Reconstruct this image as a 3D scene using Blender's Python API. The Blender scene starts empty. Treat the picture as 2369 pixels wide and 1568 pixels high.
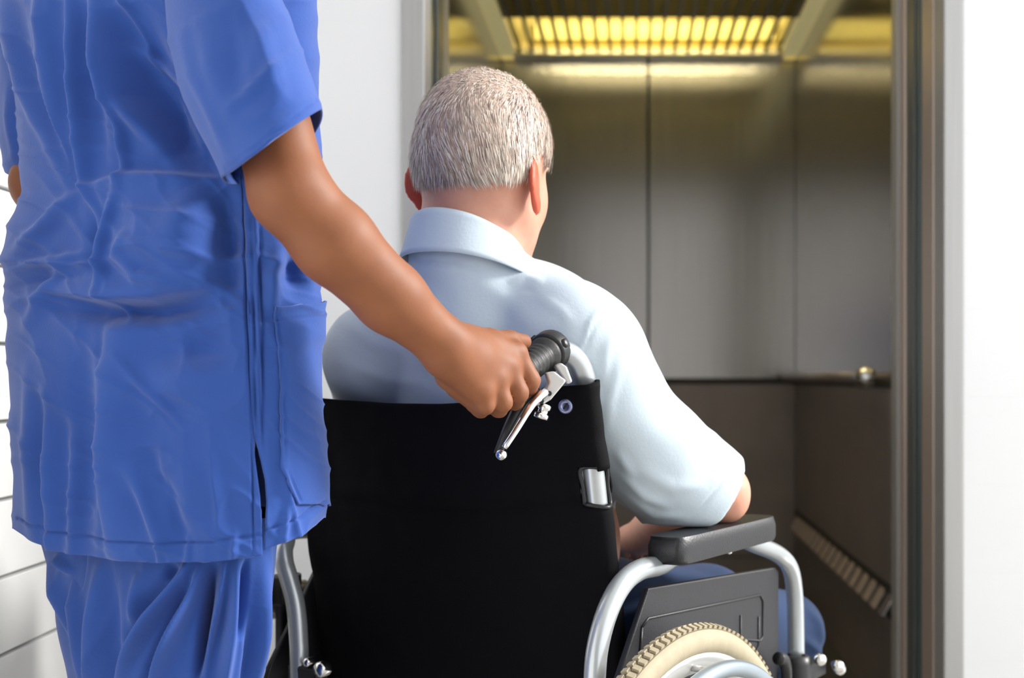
import bpy, bmesh, math, random
import numpy as np
from mathutils import Vector

random.seed(7)
RNG = np.random.default_rng(11)
SC = bpy.context.scene
COL = SC.collection

# ------------------------------------------------------------------ camera
F, VX, VY, CZ = 2960.0, 1460.0, 870.0, 0.92      # focal length in px, principal point, eye height
cam_d = bpy.data.cameras.new('camera')
cam_d.sensor_width = 36.0
cam_d.lens = F / 2369.0 * 36.0
cam_d.shift_x = (1184.5 - VX) / 2369.0
cam_d.shift_y = (VY - 784.0) / 2369.0
cam_d.clip_start = 0.05
cam_d.dof.use_dof = True
cam_d.dof.focus_distance = 1.42
cam_d.dof.aperture_fstop = 4.6
cam = bpy.data.objects.new('camera', cam_d)
cam.location = (0, 0, CZ)
cam.rotation_euler = (math.pi / 2, 0, 0)
COL.objects.link(cam)
SC.camera = cam

# ------------------------------------------------------------------ world, sun, exposure
world = bpy.data.worlds.new('world')
SC.world = world
world.use_nodes = True
bg = world.node_tree.nodes['Background']
bg.inputs[0].default_value = (0.97, 0.985, 1.0, 1)
bg.inputs[1].default_value = 1.95
sun_d = bpy.data.lights.new('sun', 'SUN')
sun_d.energy = 5.4
sun_d.angle = math.radians(14)
sun_d.color = (1.0, 0.975, 0.94)
sun = bpy.data.objects.new('sun', sun_d)
sun.rotation_euler = Vector((0.86, 0.20, 0.47)).to_track_quat('Z', 'Y').to_euler()
sun.location = (3, 1.5, 3)
COL.objects.link(sun)
SC.view_settings.view_transform = 'Standard'
SC.view_settings.look = 'None'
SC.view_settings.exposure = 0.0
SC.view_settings.gamma = 1.0
SC.view_settings.use_curve_mapping = False

# ------------------------------------------------------------------ helpers
def A(*p):
    return np.array(p, dtype=float)

def P(px, py, D):
    """metric point at depth D seen at this place of the 2369x1568 photograph"""
    return A((px - VX) * D / F, D, CZ + (VY - py) * D / F)

def proj(V):
    return VX + F * V[:, 0] / V[:, 1], VY - F * (V[:, 2] - CZ) / V[:, 1]

WL = {}

def props(o, label=None, cat=None, group=None, kind=None):
    if label: o['label'] = label
    if cat: o['category'] = cat
    if group: o['group'] = group
    if kind: o['kind'] = kind
    return o

def empty(name, loc, label, cat, group=None, kind=None):
    o = bpy.data.objects.new(name, None)
    o.empty_display_size = 0.05
    o.location = tuple(loc)
    COL.objects.link(o)
    WL[o.name] = A(*loc)
    return props(o, label, cat, group, kind)

def mk(name, V, Fs, mat, parent=None, smooth=True, origin=None):
    V = np.asarray(V, dtype=float)
    if parent is not None:
        org = WL[parent.name]
    else:
        org = A(*origin) if origin is not None else A(0, 0, 0)
    me = bpy.data.meshes.new(name)
    V = V - org
    if isinstance(Fs, np.ndarray):
        n, k = Fs.shape
        me.vertices.add(len(V)); me.vertices.foreach_set('co', V.astype(np.float32).ravel())
        me.loops.add(n * k); me.loops.foreach_set('vertex_index', Fs.astype(np.int32).ravel())
        me.polygons.add(n)
        me.polygons.foreach_set('loop_start', np.arange(0, n * k, k, dtype=np.int32))
        me.polygons.foreach_set('loop_total', np.full(n, k, dtype=np.int32))
        me.update(calc_edges=True); me.validate()
    else:
        me.from_pydata(V.tolist(), [], [tuple(int(i) for i in f) for f in Fs])
        me.update()
    if smooth:
        me.polygons.foreach_set('use_smooth', np.ones(len(me.polygons), dtype=bool))
    if mat: me.materials.append(mat)
    o = bpy.data.objects.new(name, me)
    COL.objects.link(o)
    WL[o.name] = org
    if parent is not None:
        o.parent = parent
    else:
        o.location = tuple(org)
    return o

def solid(o, t, off=-1):
    m = o.modifiers.new('thickness', 'SOLIDIFY')
    m.thickness = t; m.offset = off
    return o

def bevel(o, w, seg=2):
    m = o.modifiers.new('bevel', 'BEVEL')
    m.width = w; m.segments = seg; m.limit_method = 'ANGLE'; m.angle_limit = math.radians(40)
    return o

class MB:
    def __init__(s): s.V = []; s.F = []
    def add(s, V, Fs):
        n = sum(len(v) for v in s.V)
        s.V.append(np.asarray(V, float)); s.F += [tuple(int(i) + n for i in f) for f in Fs]
        return s
    def box(s, lo, hi):
        x0, y0, z0 = lo; x1, y1, z1 = hi
        V = [(x0,y0,z0),(x1,y0,z0),(x1,y1,z0),(x0,y1,z0),(x0,y0,z1),(x1,y0,z1),(x1,y1,z1),(x0,y1,z1)]
        return s.add(V, [(0,3,2,1),(4,5,6,7),(0,1,5,4),(1,2,6,5),(2,3,7,6),(3,0,4,7)])
    def obox(s, c, ax, half):
        """box with its own axes ax (3 unit rows)"""
        V = []
        for sz in (-1, 1):
            for sx, sy in ((-1,-1),(1,-1),(1,1),(-1,1)):
                V.append(c + ax[0]*half[0]*sx + ax[1]*half[1]*sy + ax[2]*half[2]*sz)
        return s.add(V, [(0,3,2,1),(4,5,6,7),(0,1,5,4),(1,2,6,5),(2,3,7,6),(3,0,4,7)])
    def tube(s, pts, r, seg=16, smoothn=6, caps=True):
        pts = [A(*p) for p in pts]
        rs = list(r) if hasattr(r, '__len__') else [r]*len(pts)
        if smoothn > 1 and len(pts) > 2:
            pts, rs = catmull(pts, rs, smoothn)
        n = len(pts); T = []
        for i in range(n):
            t = pts[min(i+1,n-1)] - pts[max(i-1,0)]
            T.append(t/np.linalg.norm(t))
        up = A(0,0,1) if abs(T[0][2]) < .9 else A(1,0,0)
        u = np.cross(up, T[0]); u /= np.linalg.norm(u)
        V = []; Fs = []
        for i in range(n):
            u = u - T[i]*np.dot(u,T[i]); u /= np.linalg.norm(u)
            w = np.cross(T[i], u)
            for j in range(seg):
                a = 2*math.pi*j/seg
                V.append(pts[i] + rs[i]*(math.cos(a)*u + math.sin(a)*w))
        for i in range(n-1):
            for j in range(seg):
                k = (j+1) % seg
                Fs.append((i*seg+j, i*seg+k, (i+1)*seg+k, (i+1)*seg+j))
        if caps:
            Fs.append(tuple(range(seg-1,-1,-1))); Fs.append(tuple((n-1)*seg+j for j in range(seg)))
        return s.add(V, Fs)
    def lathe(s, c, axis, prof, seg=32):
        """prof: list of (radius, distance along axis)"""
        axis = axis/np.linalg.norm(axis)
        up = A(0,0,1) if abs(axis[2]) < .9 else A(1,0,0)
        u = np.cross(up, axis); u /= np.linalg.norm(u); w = np.cross(axis, u)
        V = []; Fs = []
        for (r, h) in prof:
            for j in range(seg):
                a = 2*math.pi*j/seg
                V.append(c + axis*h + r*(math.cos(a)*u + math.sin(a)*w))
        for i in range(len(prof)-1):
            for j in range(seg):
                k = (j+1) % seg
                Fs.append((i*seg+j, i*seg+k, (i+1)*seg+k, (i+1)*seg+j))
        return s.add(V, Fs)
    def build(s, name, mat, parent=None, smooth=True, origin=None):
        return mk(name, np.concatenate(s.V), s.F, mat, parent, smooth, origin)

def catmull(pts, rs, n):
    P0 = [2*pts[0]-pts[1]] + pts + [2*pts[-1]-pts[-2]]
    R0 = [rs[0]] + rs + [rs[-1]]
    out = []; ro = []
    for i in range(1, len(P0)-2):
        for k in range(n):
            t = k/n
            a,b,c,d = P0[i-1],P0[i],P0[i+1],P0[i+2]
            out.append(.5*((2*b)+(-a+c)*t+(2*a-5*b+4*c-d)*t*t+(-a+3*b-3*c+d)*t**3))
            ro.append(R0[i]+(R0[i+1]-R0[i])*t)
    out.append(P0[-2]); ro.append(R0[-2])
    return out, ro

def sharp(o, deg=35):
    """flat look on hard edges of a smooth-shaded mesh"""
    me = o.data
    bm = bmesh.new(); bm.from_mesh(me)
    for e in bm.edges:
        if len(e.link_faces) == 2 and e.calc_face_angle(0) > math.radians(deg):
            e.smooth = False
    bm.to_mesh(me); bm.free()
    return o

# value noise --------------------------------------------------------------
_T = RNG.random((32,32,32)) * 2 - 1
def noise3(V, scale, seed=0):
    p = V*scale + seed*7.31
    i = np.floor(p).astype(int); f = p - i; f = f*f*(3-2*f)
    r = 0
    for dx in (0,1):
        for dy in (0,1):
            for dz in (0,1):
                w = (f[:,0] if dx else 1-f[:,0])*(f[:,1] if dy else 1-f[:,1])*(f[:,2] if dz else 1-f[:,2])
                r = r + w*_T[(i[:,0]+dx)&31, (i[:,1]+dy)&31, (i[:,2]+dz)&31]
    return r

# fold field: creases drawn as lines on the cloth --------------------------
def line_dist(x, y, poly):
    best = np.full(x.shape, 1e9); sd = np.zeros(x.shape); tt = np.zeros(x.shape)
    pts = [A(*p) for p in poly]
    L = [np.linalg.norm(pts[i+1]-pts[i]) for i in range(len(pts)-1)]; tot = sum(L); acc = 0
    for i in range(len(pts)-1):
        a, b = pts[i], pts[i+1]; d = b-a
        t = np.clip(((x-a[0])*d[0]+(y-a[1])*d[1])/(L[i]**2), 0, 1)
        dx = x-(a[0]+t*d[0]); dy = y-(a[1]+t*d[1])
        dist = np.hypot(dx,dy)
        m = dist < best
        best = np.where(m, dist, best)
        side = np.sign(d[0]*(y-a[1])-d[1]*(x-a[0]))     # + : right-hand side when walking down the line (image y down)
        sd = np.where(m, side, sd)
        tt = np.where(m, (acc+t*L[i])/tot, tt); acc += L[i]
    return best, sd, tt

def folds(V, N, specs, facing=True):
    """specs: (mode, polyline, width px, height m). modes: r ridge/valley, s one-sided fold, b bulge"""
    x, y = proj(V)
    out = np.zeros(len(V))
    vis = np.ones(len(V))
    if facing:
        view = V - A(0,0,CZ); view /= np.linalg.norm(view,axis=1)[:,None]
        vis = np.clip(-(N*view).sum(1)*4+.4, 0, 1)
    for sp in specs:
        mode, poly, w, h = sp[:4]
        if mode == 'b':
            (cx, cy), (rx, ry) = poly, w
            out += h*np.exp(-((x-cx)/rx)**2-((y-cy)/ry)**2)
            continue
        d, sd, t = line_dist(x, y, poly)
        end = np.sin(np.pi*np.clip(t,0,1))**.9
        if len(sp) > 4: end = np.ones_like(end)
        if mode == 'r':
            out += h*np.exp(-(d/w)**2)*end
        else:
            s = d*sd
            prof = np.where(s >= 0, np.exp(-s/w), np.exp(-(s/(w*.16))**2))
            out += h*prof*end
    return out*vis

def wrinkles(V, ang, length, width, seed, warp=.35):
    """sharp-crested cloth wrinkles running along one direction (angle in the upright picture plane), 0..1"""
    x, y = proj(V); a = math.radians(ang)
    w1 = noise3(np.stack([x/300,y/300,0*x+seed],1),1,seed)*warp*120; w2 = noise3(np.stack([x/260,y/260,0*x+seed+9],1),1,seed+2)*warp*120
    x, y = x+w1, y+w2
    u = (x*math.cos(a)+y*math.sin(a))/length; v = (-x*math.sin(a)+y*math.cos(a))/width
    n = noise3(np.stack([u,v,0*u+seed*3.7],1),1,0)
    return (1-np.abs(n)*2.2).clip(0,1)**2

def grid_faces(nr, nc, closed=False):
    i = np.arange(nr-1)[:,None]; j = np.arange(nc if closed else nc-1)[None,:]
    k = (j+1) % nc
    a = i*nc+j; b = i*nc+k; c = (i+1)*nc+k; d = (i+1)*nc+j
    return np.stack([a,b,c,d],-1).reshape(-1,4)

def grid_normals(V, Fs):
    N = np.zeros_like(V)
    fn = np.cross(V[Fs[:,2]]-V[Fs[:,0]], V[Fs[:,3]]-V[Fs[:,1]])
    for k in range(Fs.shape[1]): np.add.at(N, Fs[:,k], fn)
    return N/np.maximum(np.linalg.norm(N,axis=1),1e-12)[:,None]

# signed-distance modelling of bodies ---------------------------------------
class SDF:
    def __init__(s, lo, hi, h):
        s.lo = A(*lo); s.h = h
        s.n = np.ceil((A(*hi)-s.lo)/h).astype(int)+1
        s.f = np.full(s.n, .06, dtype=np.float32)
    def _reg(s, lo, hi, pad):
        i0 = np.clip(np.floor((lo-pad-s.lo)/s.h).astype(int), 0, s.n); i1 = np.clip(np.ceil((hi+pad-s.lo)/s.h).astype(int)+1, 0, s.n)
        sl = tuple(slice(a,b) for a,b in zip(i0,i1))
        ax = [(np.arange(a,b)*s.h+o).astype(np.float32) for a,b,o in zip(i0,i1,s.lo)]
        return sl, np.meshgrid(*ax, indexing='ij')
    def _mix(s, sl, d, k, sub):
        a = s.f[sl]
        if sub:
            d = -d; h = np.maximum(k-np.abs(a-d),0)/max(k,1e-6); s.f[sl] = np.maximum(a,d)+h*h*k*.25
        else:
            h = np.maximum(k-np.abs(a-d),0)/max(k,1e-6); s.f[sl] = np.minimum(a,d)-h*h*k*.25
    def cone(s, a, b, ra, rb, k=.01, sub=False, flat=None):
        a = A(*a); b = A(*b); r = max(ra,rb)
        sl, (X,Y,Z) = s._reg(np.minimum(a,b)-r, np.maximum(a,b)+r, k+.03)
        if X.size == 0: return s
        d = b-a; L = max(d@d,1e-12)
        t = np.clip(((X-a[0])*d[0]+(Y-a[1])*d[1]+(Z-a[2])*d[2])/L,0,1)
        ex, ey, ez = X-a[0]-t*d[0], Y-a[1]-t*d[1], Z-a[2]-t*d[2]
        if flat is not None:           # (unit axis, factor): squash along an axis
            u, fct = flat; q = ex*u[0]+ey*u[1]+ez*u[2]; g = 1/fct-1
            ex, ey, ez = ex+q*g*u[0], ey+q*g*u[1], ez+q*g*u[2]
        dist = np.sqrt(ex*ex+ey*ey+ez*ez)-(ra+t*(rb-ra))
        s._mix(sl, dist, k, sub); return s
    def chain(s, pts, rs, k=.01, k2=.004, **kw):
        for i in range(len(pts)-1): s.cone(pts[i], pts[i+1], rs[i], rs[i+1], k if i == 0 else k2, **kw)
        return s
    def ell(s, c, R, r, k=.01, sub=False):
        """R: three unit axes (rows), r: radii along them"""
        c = A(*c); R = np.asarray(R,float); m = max(r)
        ext = np.sqrt(((R*np.asarray(r)[:,None])**2).sum(0))
        sl, (X,Y,Z) = s._reg(c-ext, c+ext, k+.03)
        if X.size == 0: return s
        X=X-c[0];Y=Y-c[1];Z=Z-c[2]
        q = [(X*R[i,0]+Y*R[i,1]+Z*R[i,2])/r[i] for i in range(3)]
        k0 = np.sqrt(q[0]**2+q[1]**2+q[2]**2)+1e-6
        k1 = np.sqrt((q[0]/r[0])**2+(q[1]/r[1])**2+(q[2]/r[2])**2)+1e-6
        s._mix(sl, k0*(k0-1)/k1, k, sub); return s
    def cut(s, p, n, k=.002, lo=None, hi=None):
        """keep the side where (x-p).n < 0, inside the region lo..hi only"""
        lo = s.lo if lo is None else A(*lo); hi = s.lo+s.n*s.h if hi is None else A(*hi)
        sl, (X,Y,Z) = s._reg(lo, hi, 0)
        d = ((X-p[0])*n[0]+(Y-p[1])*n[1]+(Z-p[2])*n[2])
        a = s.f[sl]; h = np.maximum(k-np.abs(a-d),0)/k; s.f[sl] = np.maximum(a,d)+h*h*k*.25
        return s
    def mesh(s, smooth=2):
        f = s.f; ins = f < 0
        nx,ny,nz = f.shape
        cnt = np.zeros((nx-1,ny-1,nz-1), np.int8)
        for dx in (0,1):
            for dy in (0,1):
                for dz in (0,1): cnt += ins[dx:nx-1+dx, dy:ny-1+dy, dz:nz-1+dz]
        I,J,K = np.nonzero((cnt>0)&(cnt<8))
        idx = np.full(cnt.shape, -1, np.int32); idx[I,J,K] = np.arange(len(I))
        pos = np.zeros((len(I),3)); num = np.zeros(len(I))
        cs = [(0,0,0),(1,0,0),(0,1,0),(1,1,0),(0,0,1),(1,0,1),(0,1,1),(1,1,1)]
        for a in range(8):
            for ax in range(3):
                if cs[a][ax]: continue
                b = list(cs[a]); b[ax] = 1
                fa = f[I+cs[a][0],J+cs[a][1],K+cs[a][2]]; fb = f[I+b[0],J+b[1],K+b[2]]
                m = (fa<0)!=(fb<0)
                t = np.where(m, fa/np.where(m,fa-fb,1), 0)
                q = np.tile(np.array(cs[a],float),(len(I),1)); q[:,ax] += t
                pos += q*m[:,None]; num += m
        V = s.lo + (np.stack([I,J,K],1)+pos/num[:,None])*s.h
        Fs = []
        for ax in range(3):
            sl0 = [slice(None)]*3; sl1 = [slice(None)]*3
            sl0[ax] = slice(0,-1); sl1[ax] = slice(1,None)
            a, b = ins[tuple(sl0)], ins[tuple(sl1)]
            E = np.stack(np.nonzero(a!=b),1)
            u, w = (ax+1)%3, (ax+2)%3
            E = E[(E[:,u]>0)&(E[:,w]>0)&(E[:,u]<f.shape[u]-1)&(E[:,w]<f.shape[w]-1)]
            fl = a[tuple(E.T)]
            def cell(du,dw):
                q = E.copy(); q[:,u]-=du; q[:,w]-=dw; return idx[tuple(q.T)]
            Q = np.stack([cell(1,1),cell(0,1),cell(0,0),cell(1,0)],1)
            Q[~fl] = Q[~fl][:,::-1]
            Fs.append(Q)
        Fs = np.concatenate(Fs); Fs = Fs[(Fs>=0).all(1)]
        E = np.concatenate([Fs[:,[i,(i+1)%4]] for i in range(4)])
        for _ in range(smooth):
            S = np.zeros_like(V); n = np.zeros(len(V))
            for c in range(3):
                S[:,c] = np.bincount(E[:,0], V[E[:,1],c], len(V))
            n = np.bincount(E[:,0], minlength=len(V))
            ok = n>0
            V[ok] = V[ok]*.4+.6*(S[ok]/n[ok][:,None])
        return V, Fs

# ------------------------------------------------------------------ materials
def nodes(name):
    m = bpy.data.materials.new(name); m.use_nodes = True
    nt = m.node_tree; b = nt.nodes['Principled BSDF']
    return m, nt, b

def mat(name, col, rough=.5, metal=0, var=0, vscale=20, bump=0, bscale=200, sheen=0, spec=.5, sss=0, stretch=None, col2=None, aniso=0, coat=0):
    m, nt, b = nodes(name)
    b.inputs['Base Color'].default_value = (*col, 1)
    b.inputs['Roughness'].default_value = rough
    b.inputs['Metallic'].default_value = metal
    b.inputs['Specular IOR Level'].default_value = spec
    b.inputs['Sheen Weight'].default_value = sheen
    b.inputs['Coat Weight'].default_value = coat
    if aniso: b.inputs['Anisotropic'].default_value = aniso
    if sss:
        b.inputs['Subsurface Weight'].default_value = sss
        b.inputs['Subsurface Radius'].default_value = (1, .35, .18)
        b.inputs['Subsurface Scale'].default_value = .008
    tc = nt.nodes.new('ShaderNodeTexCoord'); mp = nt.nodes.new('ShaderNodeMapping')
    nt.links.new(tc.outputs['Object'], mp.inputs[0])
    if stretch: mp.inputs['Scale'].default_value = stretch
    if var or col2:
        n = nt.nodes.new('ShaderNodeTexNoise'); n.inputs['Scale'].default_value = vscale; n.inputs['Detail'].default_value = 4
        nt.links.new(mp.outputs[0], n.inputs['Vector'])
        r = nt.nodes.new('ShaderNodeMapRange'); r.inputs[1].default_value = .3; r.inputs[2].default_value = .7
        nt.links.new(n.outputs[0], r.inputs[0])
        mx = nt.nodes.new('ShaderNodeMix'); mx.data_type = 'RGBA'
        c2 = col2 if col2 else tuple(c*(1-var) for c in col)
        mx.inputs[6].default_value = (*col, 1); mx.inputs[7].default_value = (*c2, 1)
        nt.links.new(r.outputs[0], mx.inputs[0]); nt.links.new(mx.outputs[2], b.inputs['Base Color'])
    if bump:
        n2 = nt.nodes.new('ShaderNodeTexNoise'); n2.inputs['Scale'].default_value = bscale; n2.inputs['Detail'].default_value = 3
        nt.links.new(mp.outputs[0], n2.inputs['Vector'])
        bp = nt.nodes.new('ShaderNodeBump'); bp.inputs['Strength'].default_value = bump; bp.inputs['Distance'].default_value = .001
        nt.links.new(n2.outputs[0], bp.inputs['Height']); nt.links.new(bp.outputs[0], b.inputs['Normal'])
    return m

def emit(name, col, s):
    m, nt, b = nodes(name)
    b.inputs['Base Color'].default_value = (*col, 1)
    b.inputs['Emission Color'].default_value = (*col, 1); b.inputs['Emission Strength'].default_value = s
    return m

def cloth(name, col, col2, sheen=.3, weave=900, tuck=.25):
    m = mat(name, col, .85, 0, bump=.25, bscale=260, sheen=sheen, spec=.2, col2=col2, vscale=9)
    nt = m.node_tree; b = nt.nodes['Principled BSDF']
    b.inputs['Sheen Roughness'].default_value = .5
    b.inputs['Sheen Tint'].default_value = (*[min(1, c*.8+.45) for c in col], 1)
    return m

M = {}
M['white_paint'] = mat('white_paint', (.89,.895,.90), .55, var=.02, vscale=3, bump=.05, bscale=90)
M['board_paint'] = mat('board_paint', (.88,.88,.87), .45, var=.03, vscale=4)
M['rear_paint'] = mat('rear_paint', (.36,.355,.35), .6, var=.05)  # kept dark so the unseen rear wall bounces less fill
M['groove'] = mat('groove', (.30,.31,.31), .8, var=.1)
M['floor'] = mat('floor_vinyl', (.42,.40,.37), .35, var=.12, vscale=6)
M['frame_steel'] = mat('frame_steel', (.46,.455,.445), .4, .5, var=.08, vscale=3, stretch=(60,60,1))
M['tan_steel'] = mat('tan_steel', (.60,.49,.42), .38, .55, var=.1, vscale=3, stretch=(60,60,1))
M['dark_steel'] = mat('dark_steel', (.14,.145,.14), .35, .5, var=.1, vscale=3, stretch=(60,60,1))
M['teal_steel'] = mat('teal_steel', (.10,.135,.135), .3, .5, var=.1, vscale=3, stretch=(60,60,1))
M['car_steel'] = mat('car_steel', (.50,.49,.47), .2, 1.0, var=.14, vscale=3, stretch=(40,40,.6), bump=.25, bscale=1.6)
M['car_steel_side'] = mat('car_steel_side', (.52,.50,.47), .16, 1.0, var=.1, vscale=3, stretch=(40,40,.6))
M['car_dark'] = mat('car_dark', (.27,.235,.235), .36, .35, var=.18, vscale=5)
M['car_gap'] = mat('car_gap', (.03,.028,.025), .6)
M['car_floor'] = mat('car_floor', (.035,.033,.03), .5, var=.2)
M['brass'] = mat('brass_trim', (.92,.84,.52), .28, .6, var=.08)
M['glow_beam'] = mat('beam_added_glow', (.85,.78,.48), .5, 0, var=.06)  # glow put into the beam material so the beams look lit; no lamp
_e = M['glow_beam'].node_tree.nodes['Principled BSDF']; _e.inputs['Emission Color'].default_value = (1.0,.86,.40,1); _e.inputs['Emission Strength'].default_value = .26
M['louvre'] = mat('louvre_metal', (.16,.14,.06), .35, .7, var=.1)
M['tube'] = emit('lit_tube', (1.0,.80,.20), 1.35)
M['tube_bright'] = emit('lit_tube_bright', (1.0,.87,.54), 125.0)
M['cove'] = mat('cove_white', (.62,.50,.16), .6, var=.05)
M['chrome'] = mat('chrome', (.83,.82,.80), .16, 1.0, var=.04)
M['silver'] = mat('silver_paint', (.50,.53,.545), .27, .55, var=.06, vscale=30, coat=.3)
M['bolt'] = mat('bolt_steel', (.30,.32,.50), .3, .8, var=.15, vscale=200)
M['black_fabric'] = mat('black_fabric', (.0028,.0028,.0040), .8, bump=.3, bscale=500, spec=.12, var=.25)
M['black_sleeve'] = mat('black_sleeve', (.011,.010,.013), .6, bump=.3, bscale=300, spec=.3, var=.25, sheen=.05)
M['black_plastic'] = mat('black_plastic', (.012,.012,.014), .42, var=.2, bump=.1, bscale=400)
M['rubber'] = mat('grip_rubber', (.016,.016,.016), .5, var=.3, bump=.2, bscale=300)
M['pad'] = mat('pad_vinyl', (.011,.011,.014), .4, bump=.35, bscale=350, var=.2)
M['guard'] = mat('guard_plastic', (.0085,.0085,.012), .45, bump=.3, bscale=500, var=.15)
M['tyre'] = mat('tyre_cream', (.40,.34,.23), .7, var=.12, vscale=60, bump=.2, bscale=300)
M['tread'] = mat('tread_groove', (.16,.13,.08), .9, var=.2)
M['rim'] = mat('rim_alloy', (.70,.70,.69), .35, .6, var=.06)
M['handrim'] = mat('handrim_alloy', (.40,.47,.52), .3, .7, var=.06)
M['skin_nurse'] = mat('skin_brown', (.25,.088,.034), .58, sss=.12, bump=.12, bscale=420, col2=(.205,.070,.027), vscale=26, spec=.4)
M['skin_man'] = mat('skin_fair', (.63,.325,.225), .5, sss=.2, bump=.12, bscale=350, col2=(.57,.27,.185), vscale=30, spec=.35)
M['scrub'] = cloth('scrub_blue', (.028,.080,.32), (.022,.066,.275), .5)
M['scrub_thread'] = mat('scrub_thread', (.018,.055,.27), .9, var=.1)
M['shirt'] = cloth('shirt_pale_blue', (.545,.625,.69), (.52,.605,.67), .05)
M['jeans'] = cloth('jeans_blue', (.024,.048,.115), (.016,.034,.09), .15)
M['shoe'] = mat('shoe_white', (.6,.6,.6), .5, var=.1)
M['dark_hair'] = mat('dark_hair', (.02,.014,.01), .5, var=.3, vscale=60)
M['eye'] = mat('eye', (.5,.5,.48), .2)

def add_red(m, col):
    nt = m.node_tree; bs = nt.nodes['Principled BSDF']
    src = bs.inputs['Base Color'].links[0].from_socket
    at = nt.nodes.new('ShaderNodeAttribute'); at.attribute_name = 'red'
    mx = nt.nodes.new('ShaderNodeMix'); mx.data_type = 'RGBA'
    nt.links.new(at.outputs['Fac'], mx.inputs[0]); nt.links.new(src, mx.inputs[6]); mx.inputs[7].default_value = (*col,1)
    nt.links.new(mx.outputs[2], bs.inputs['Base Color'])
add_red(M['skin_man'], (.60,.115,.06))

def hair_mat():
    m, nt, b = nodes('grey_hair')
    g = nt.nodes.new('ShaderNodeNewGeometry'); r = nt.nodes.new('ShaderNodeValToRGB')
    r.color_ramp.elements[0].color = (.18,.135,.11,1); r.color_ramp.elements[1].color = (.86,.77,.66,1)
    e = r.color_ramp.elements.new(.3); e.color = (.50,.41,.34,1)
    nt.links.new(g.outputs['Random Per Island'], r.inputs[0]); nt.links.new(r.outputs[0], b.inputs['Base Color'])
    b.inputs['Roughness'].default_value = .45
    add_red(m, (.085,.06,.05))
    return m
M['hair'] = hair_mat()
M['hair_cap'] = mat('hair_cap', (.50,.36,.29), .7, col2=(.38,.27,.22), vscale=45, bump=.5, bscale=300, stretch=(1,1,.35))

# ------------------------------------------------------------------ setting
def box(name, lo, hi, m, parent=None, bev=0, label=None, cat=None, kind=None):
    o = MB().box(lo, hi).build(name, M[m], parent, smooth=False, origin=None if parent else ((lo[0]+hi[0])/2,(lo[1]+hi[1])/2,lo[2]))
    if bev: bevel(o, bev)
    return props(o, label, cat, None, kind)

YW = 2.5                                     # plane of the lift front
box('floor', (-1.1,-1.3,-.06), (2.6,YW+.40,0), 'floor', label='grey vinyl lobby floor in front of the lift', cat='floor', kind='structure')

box('ceiling_lobby_added', (-1.05,-1.3,2.72), (1.0,YW+.12,2.80), 'white_paint', label='white lobby ceiling added out of view to cut light from above', cat='ceiling', kind='structure')  # unseen ceiling, added so ambient light comes mainly from the right
box('wall_rear_added', (-1.05,-1.3,0), (1.15,-1.2,2.72), 'rear_paint', label='grey lobby wall added behind the camera to cut fill light', cat='wall', kind='structure')  # unseen wall, added to block fill from behind the camera
# left wall of lap boards, slightly turned
wl = empty('wall_left', (-.90,1.82,0), 'white wall of wide horizontal boards left of the nurse', 'wall', kind='structure')
d = A(-.034,1,0)/np.linalg.norm(A(-.034,1,0)); n = A(d[1],-d[0],0)
base = A(-.90,1.82,0)
y0, y1 = -3.0, YW+.02-1.82
MB().obox(base+d*(y0+y1)/2-n*.036+A(0,0,1.3), [d,n,A(0,0,1)], [(y1-y0)/2,.03,1.3]).build('backing', M['groove'], wl, False)
pitch, z = .1112, .92-(795-870)/F*1.82
z = z % pitch
zz = z-pitch
while zz < 2.55:
    a0, a1 = max(zz+.003,0.001), zz+pitch-.003
    o = MB().obox(base+d*(y0+y1)/2-n*.003+A(0,0,(a0+a1)/2), [d,n,A(0,0,1)], [(y1-y0)/2,.006,(a1-a0)/2]).build('board', M['board_paint'], wl, False)
    bevel(o, .0015, 2)
    zz += pitch

# lift front: plain panel on the left, panelled wall on the right, head over the opening
XL, XR = -.401, .608                          # clear edges of the frame at the wall plane
FL, FR = -.448, .648                          # outer edges of the frame face
wb = empty('wall_back', (0,YW,0), 'white wall around the lift doorway', 'wall', kind='structure')
box('plain_panel', (-.925,YW,0), (FL,YW+.12,2.6), 'white_paint', wb)
box('head_panel', (FL,YW,2.16), (FR,YW+.12,2.6), 'white_paint', wb)
box('backing', (FR,YW+.012,0), (1.9,YW+.12,2.6), 'white_paint', wb)
zz = .02
while zz < 2.6:
    bevel(box('wall_panel', (FR,YW,zz), (1.9,YW+.02,min(zz+.172,2.6)), 'white_paint', wb), .0006)
    zz += .172

# door frame: stepped profile on each side
fr = empty('trim_1', (0.1,YW,0), 'brushed steel frame around the lift doorway', 'door frame', kind='structure')
box('frame_face', (FL,YW-.012,0), (XL,YW+.07,2.16), 'frame_steel', fr, .004)
box('frame_face', (XR,YW-.012,0), (FR,YW+.07,2.16), 'frame_steel', fr, .004)
box('frame_head', (XL,YW-.012,2.10), (XR,YW+.07,2.16), 'frame_steel', fr, .004)
box('reveal', (XR-.002,YW+.07,0), (XR+.06,YW+.17,2.10), 'tan_steel', fr, .002)
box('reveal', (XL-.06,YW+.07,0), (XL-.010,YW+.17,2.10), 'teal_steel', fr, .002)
d1 = empty('door_1', (XR+.06,YW+.2,0), 'open steel landing door slid back into the right jamb', 'door', kind='structure')
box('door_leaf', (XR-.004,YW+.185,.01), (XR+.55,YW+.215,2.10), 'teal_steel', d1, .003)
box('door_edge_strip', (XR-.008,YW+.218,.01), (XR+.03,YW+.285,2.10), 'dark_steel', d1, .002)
d2 = empty('door_2', (XR,YW+.33,0), 'open steel car door slid back behind the right jamb', 'door', kind='structure')
box('door_leaf', (XR-.012,YW+.292,.01), (XR+.5,YW+.335,2.10), 'tan_steel', d2, .003)
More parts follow.
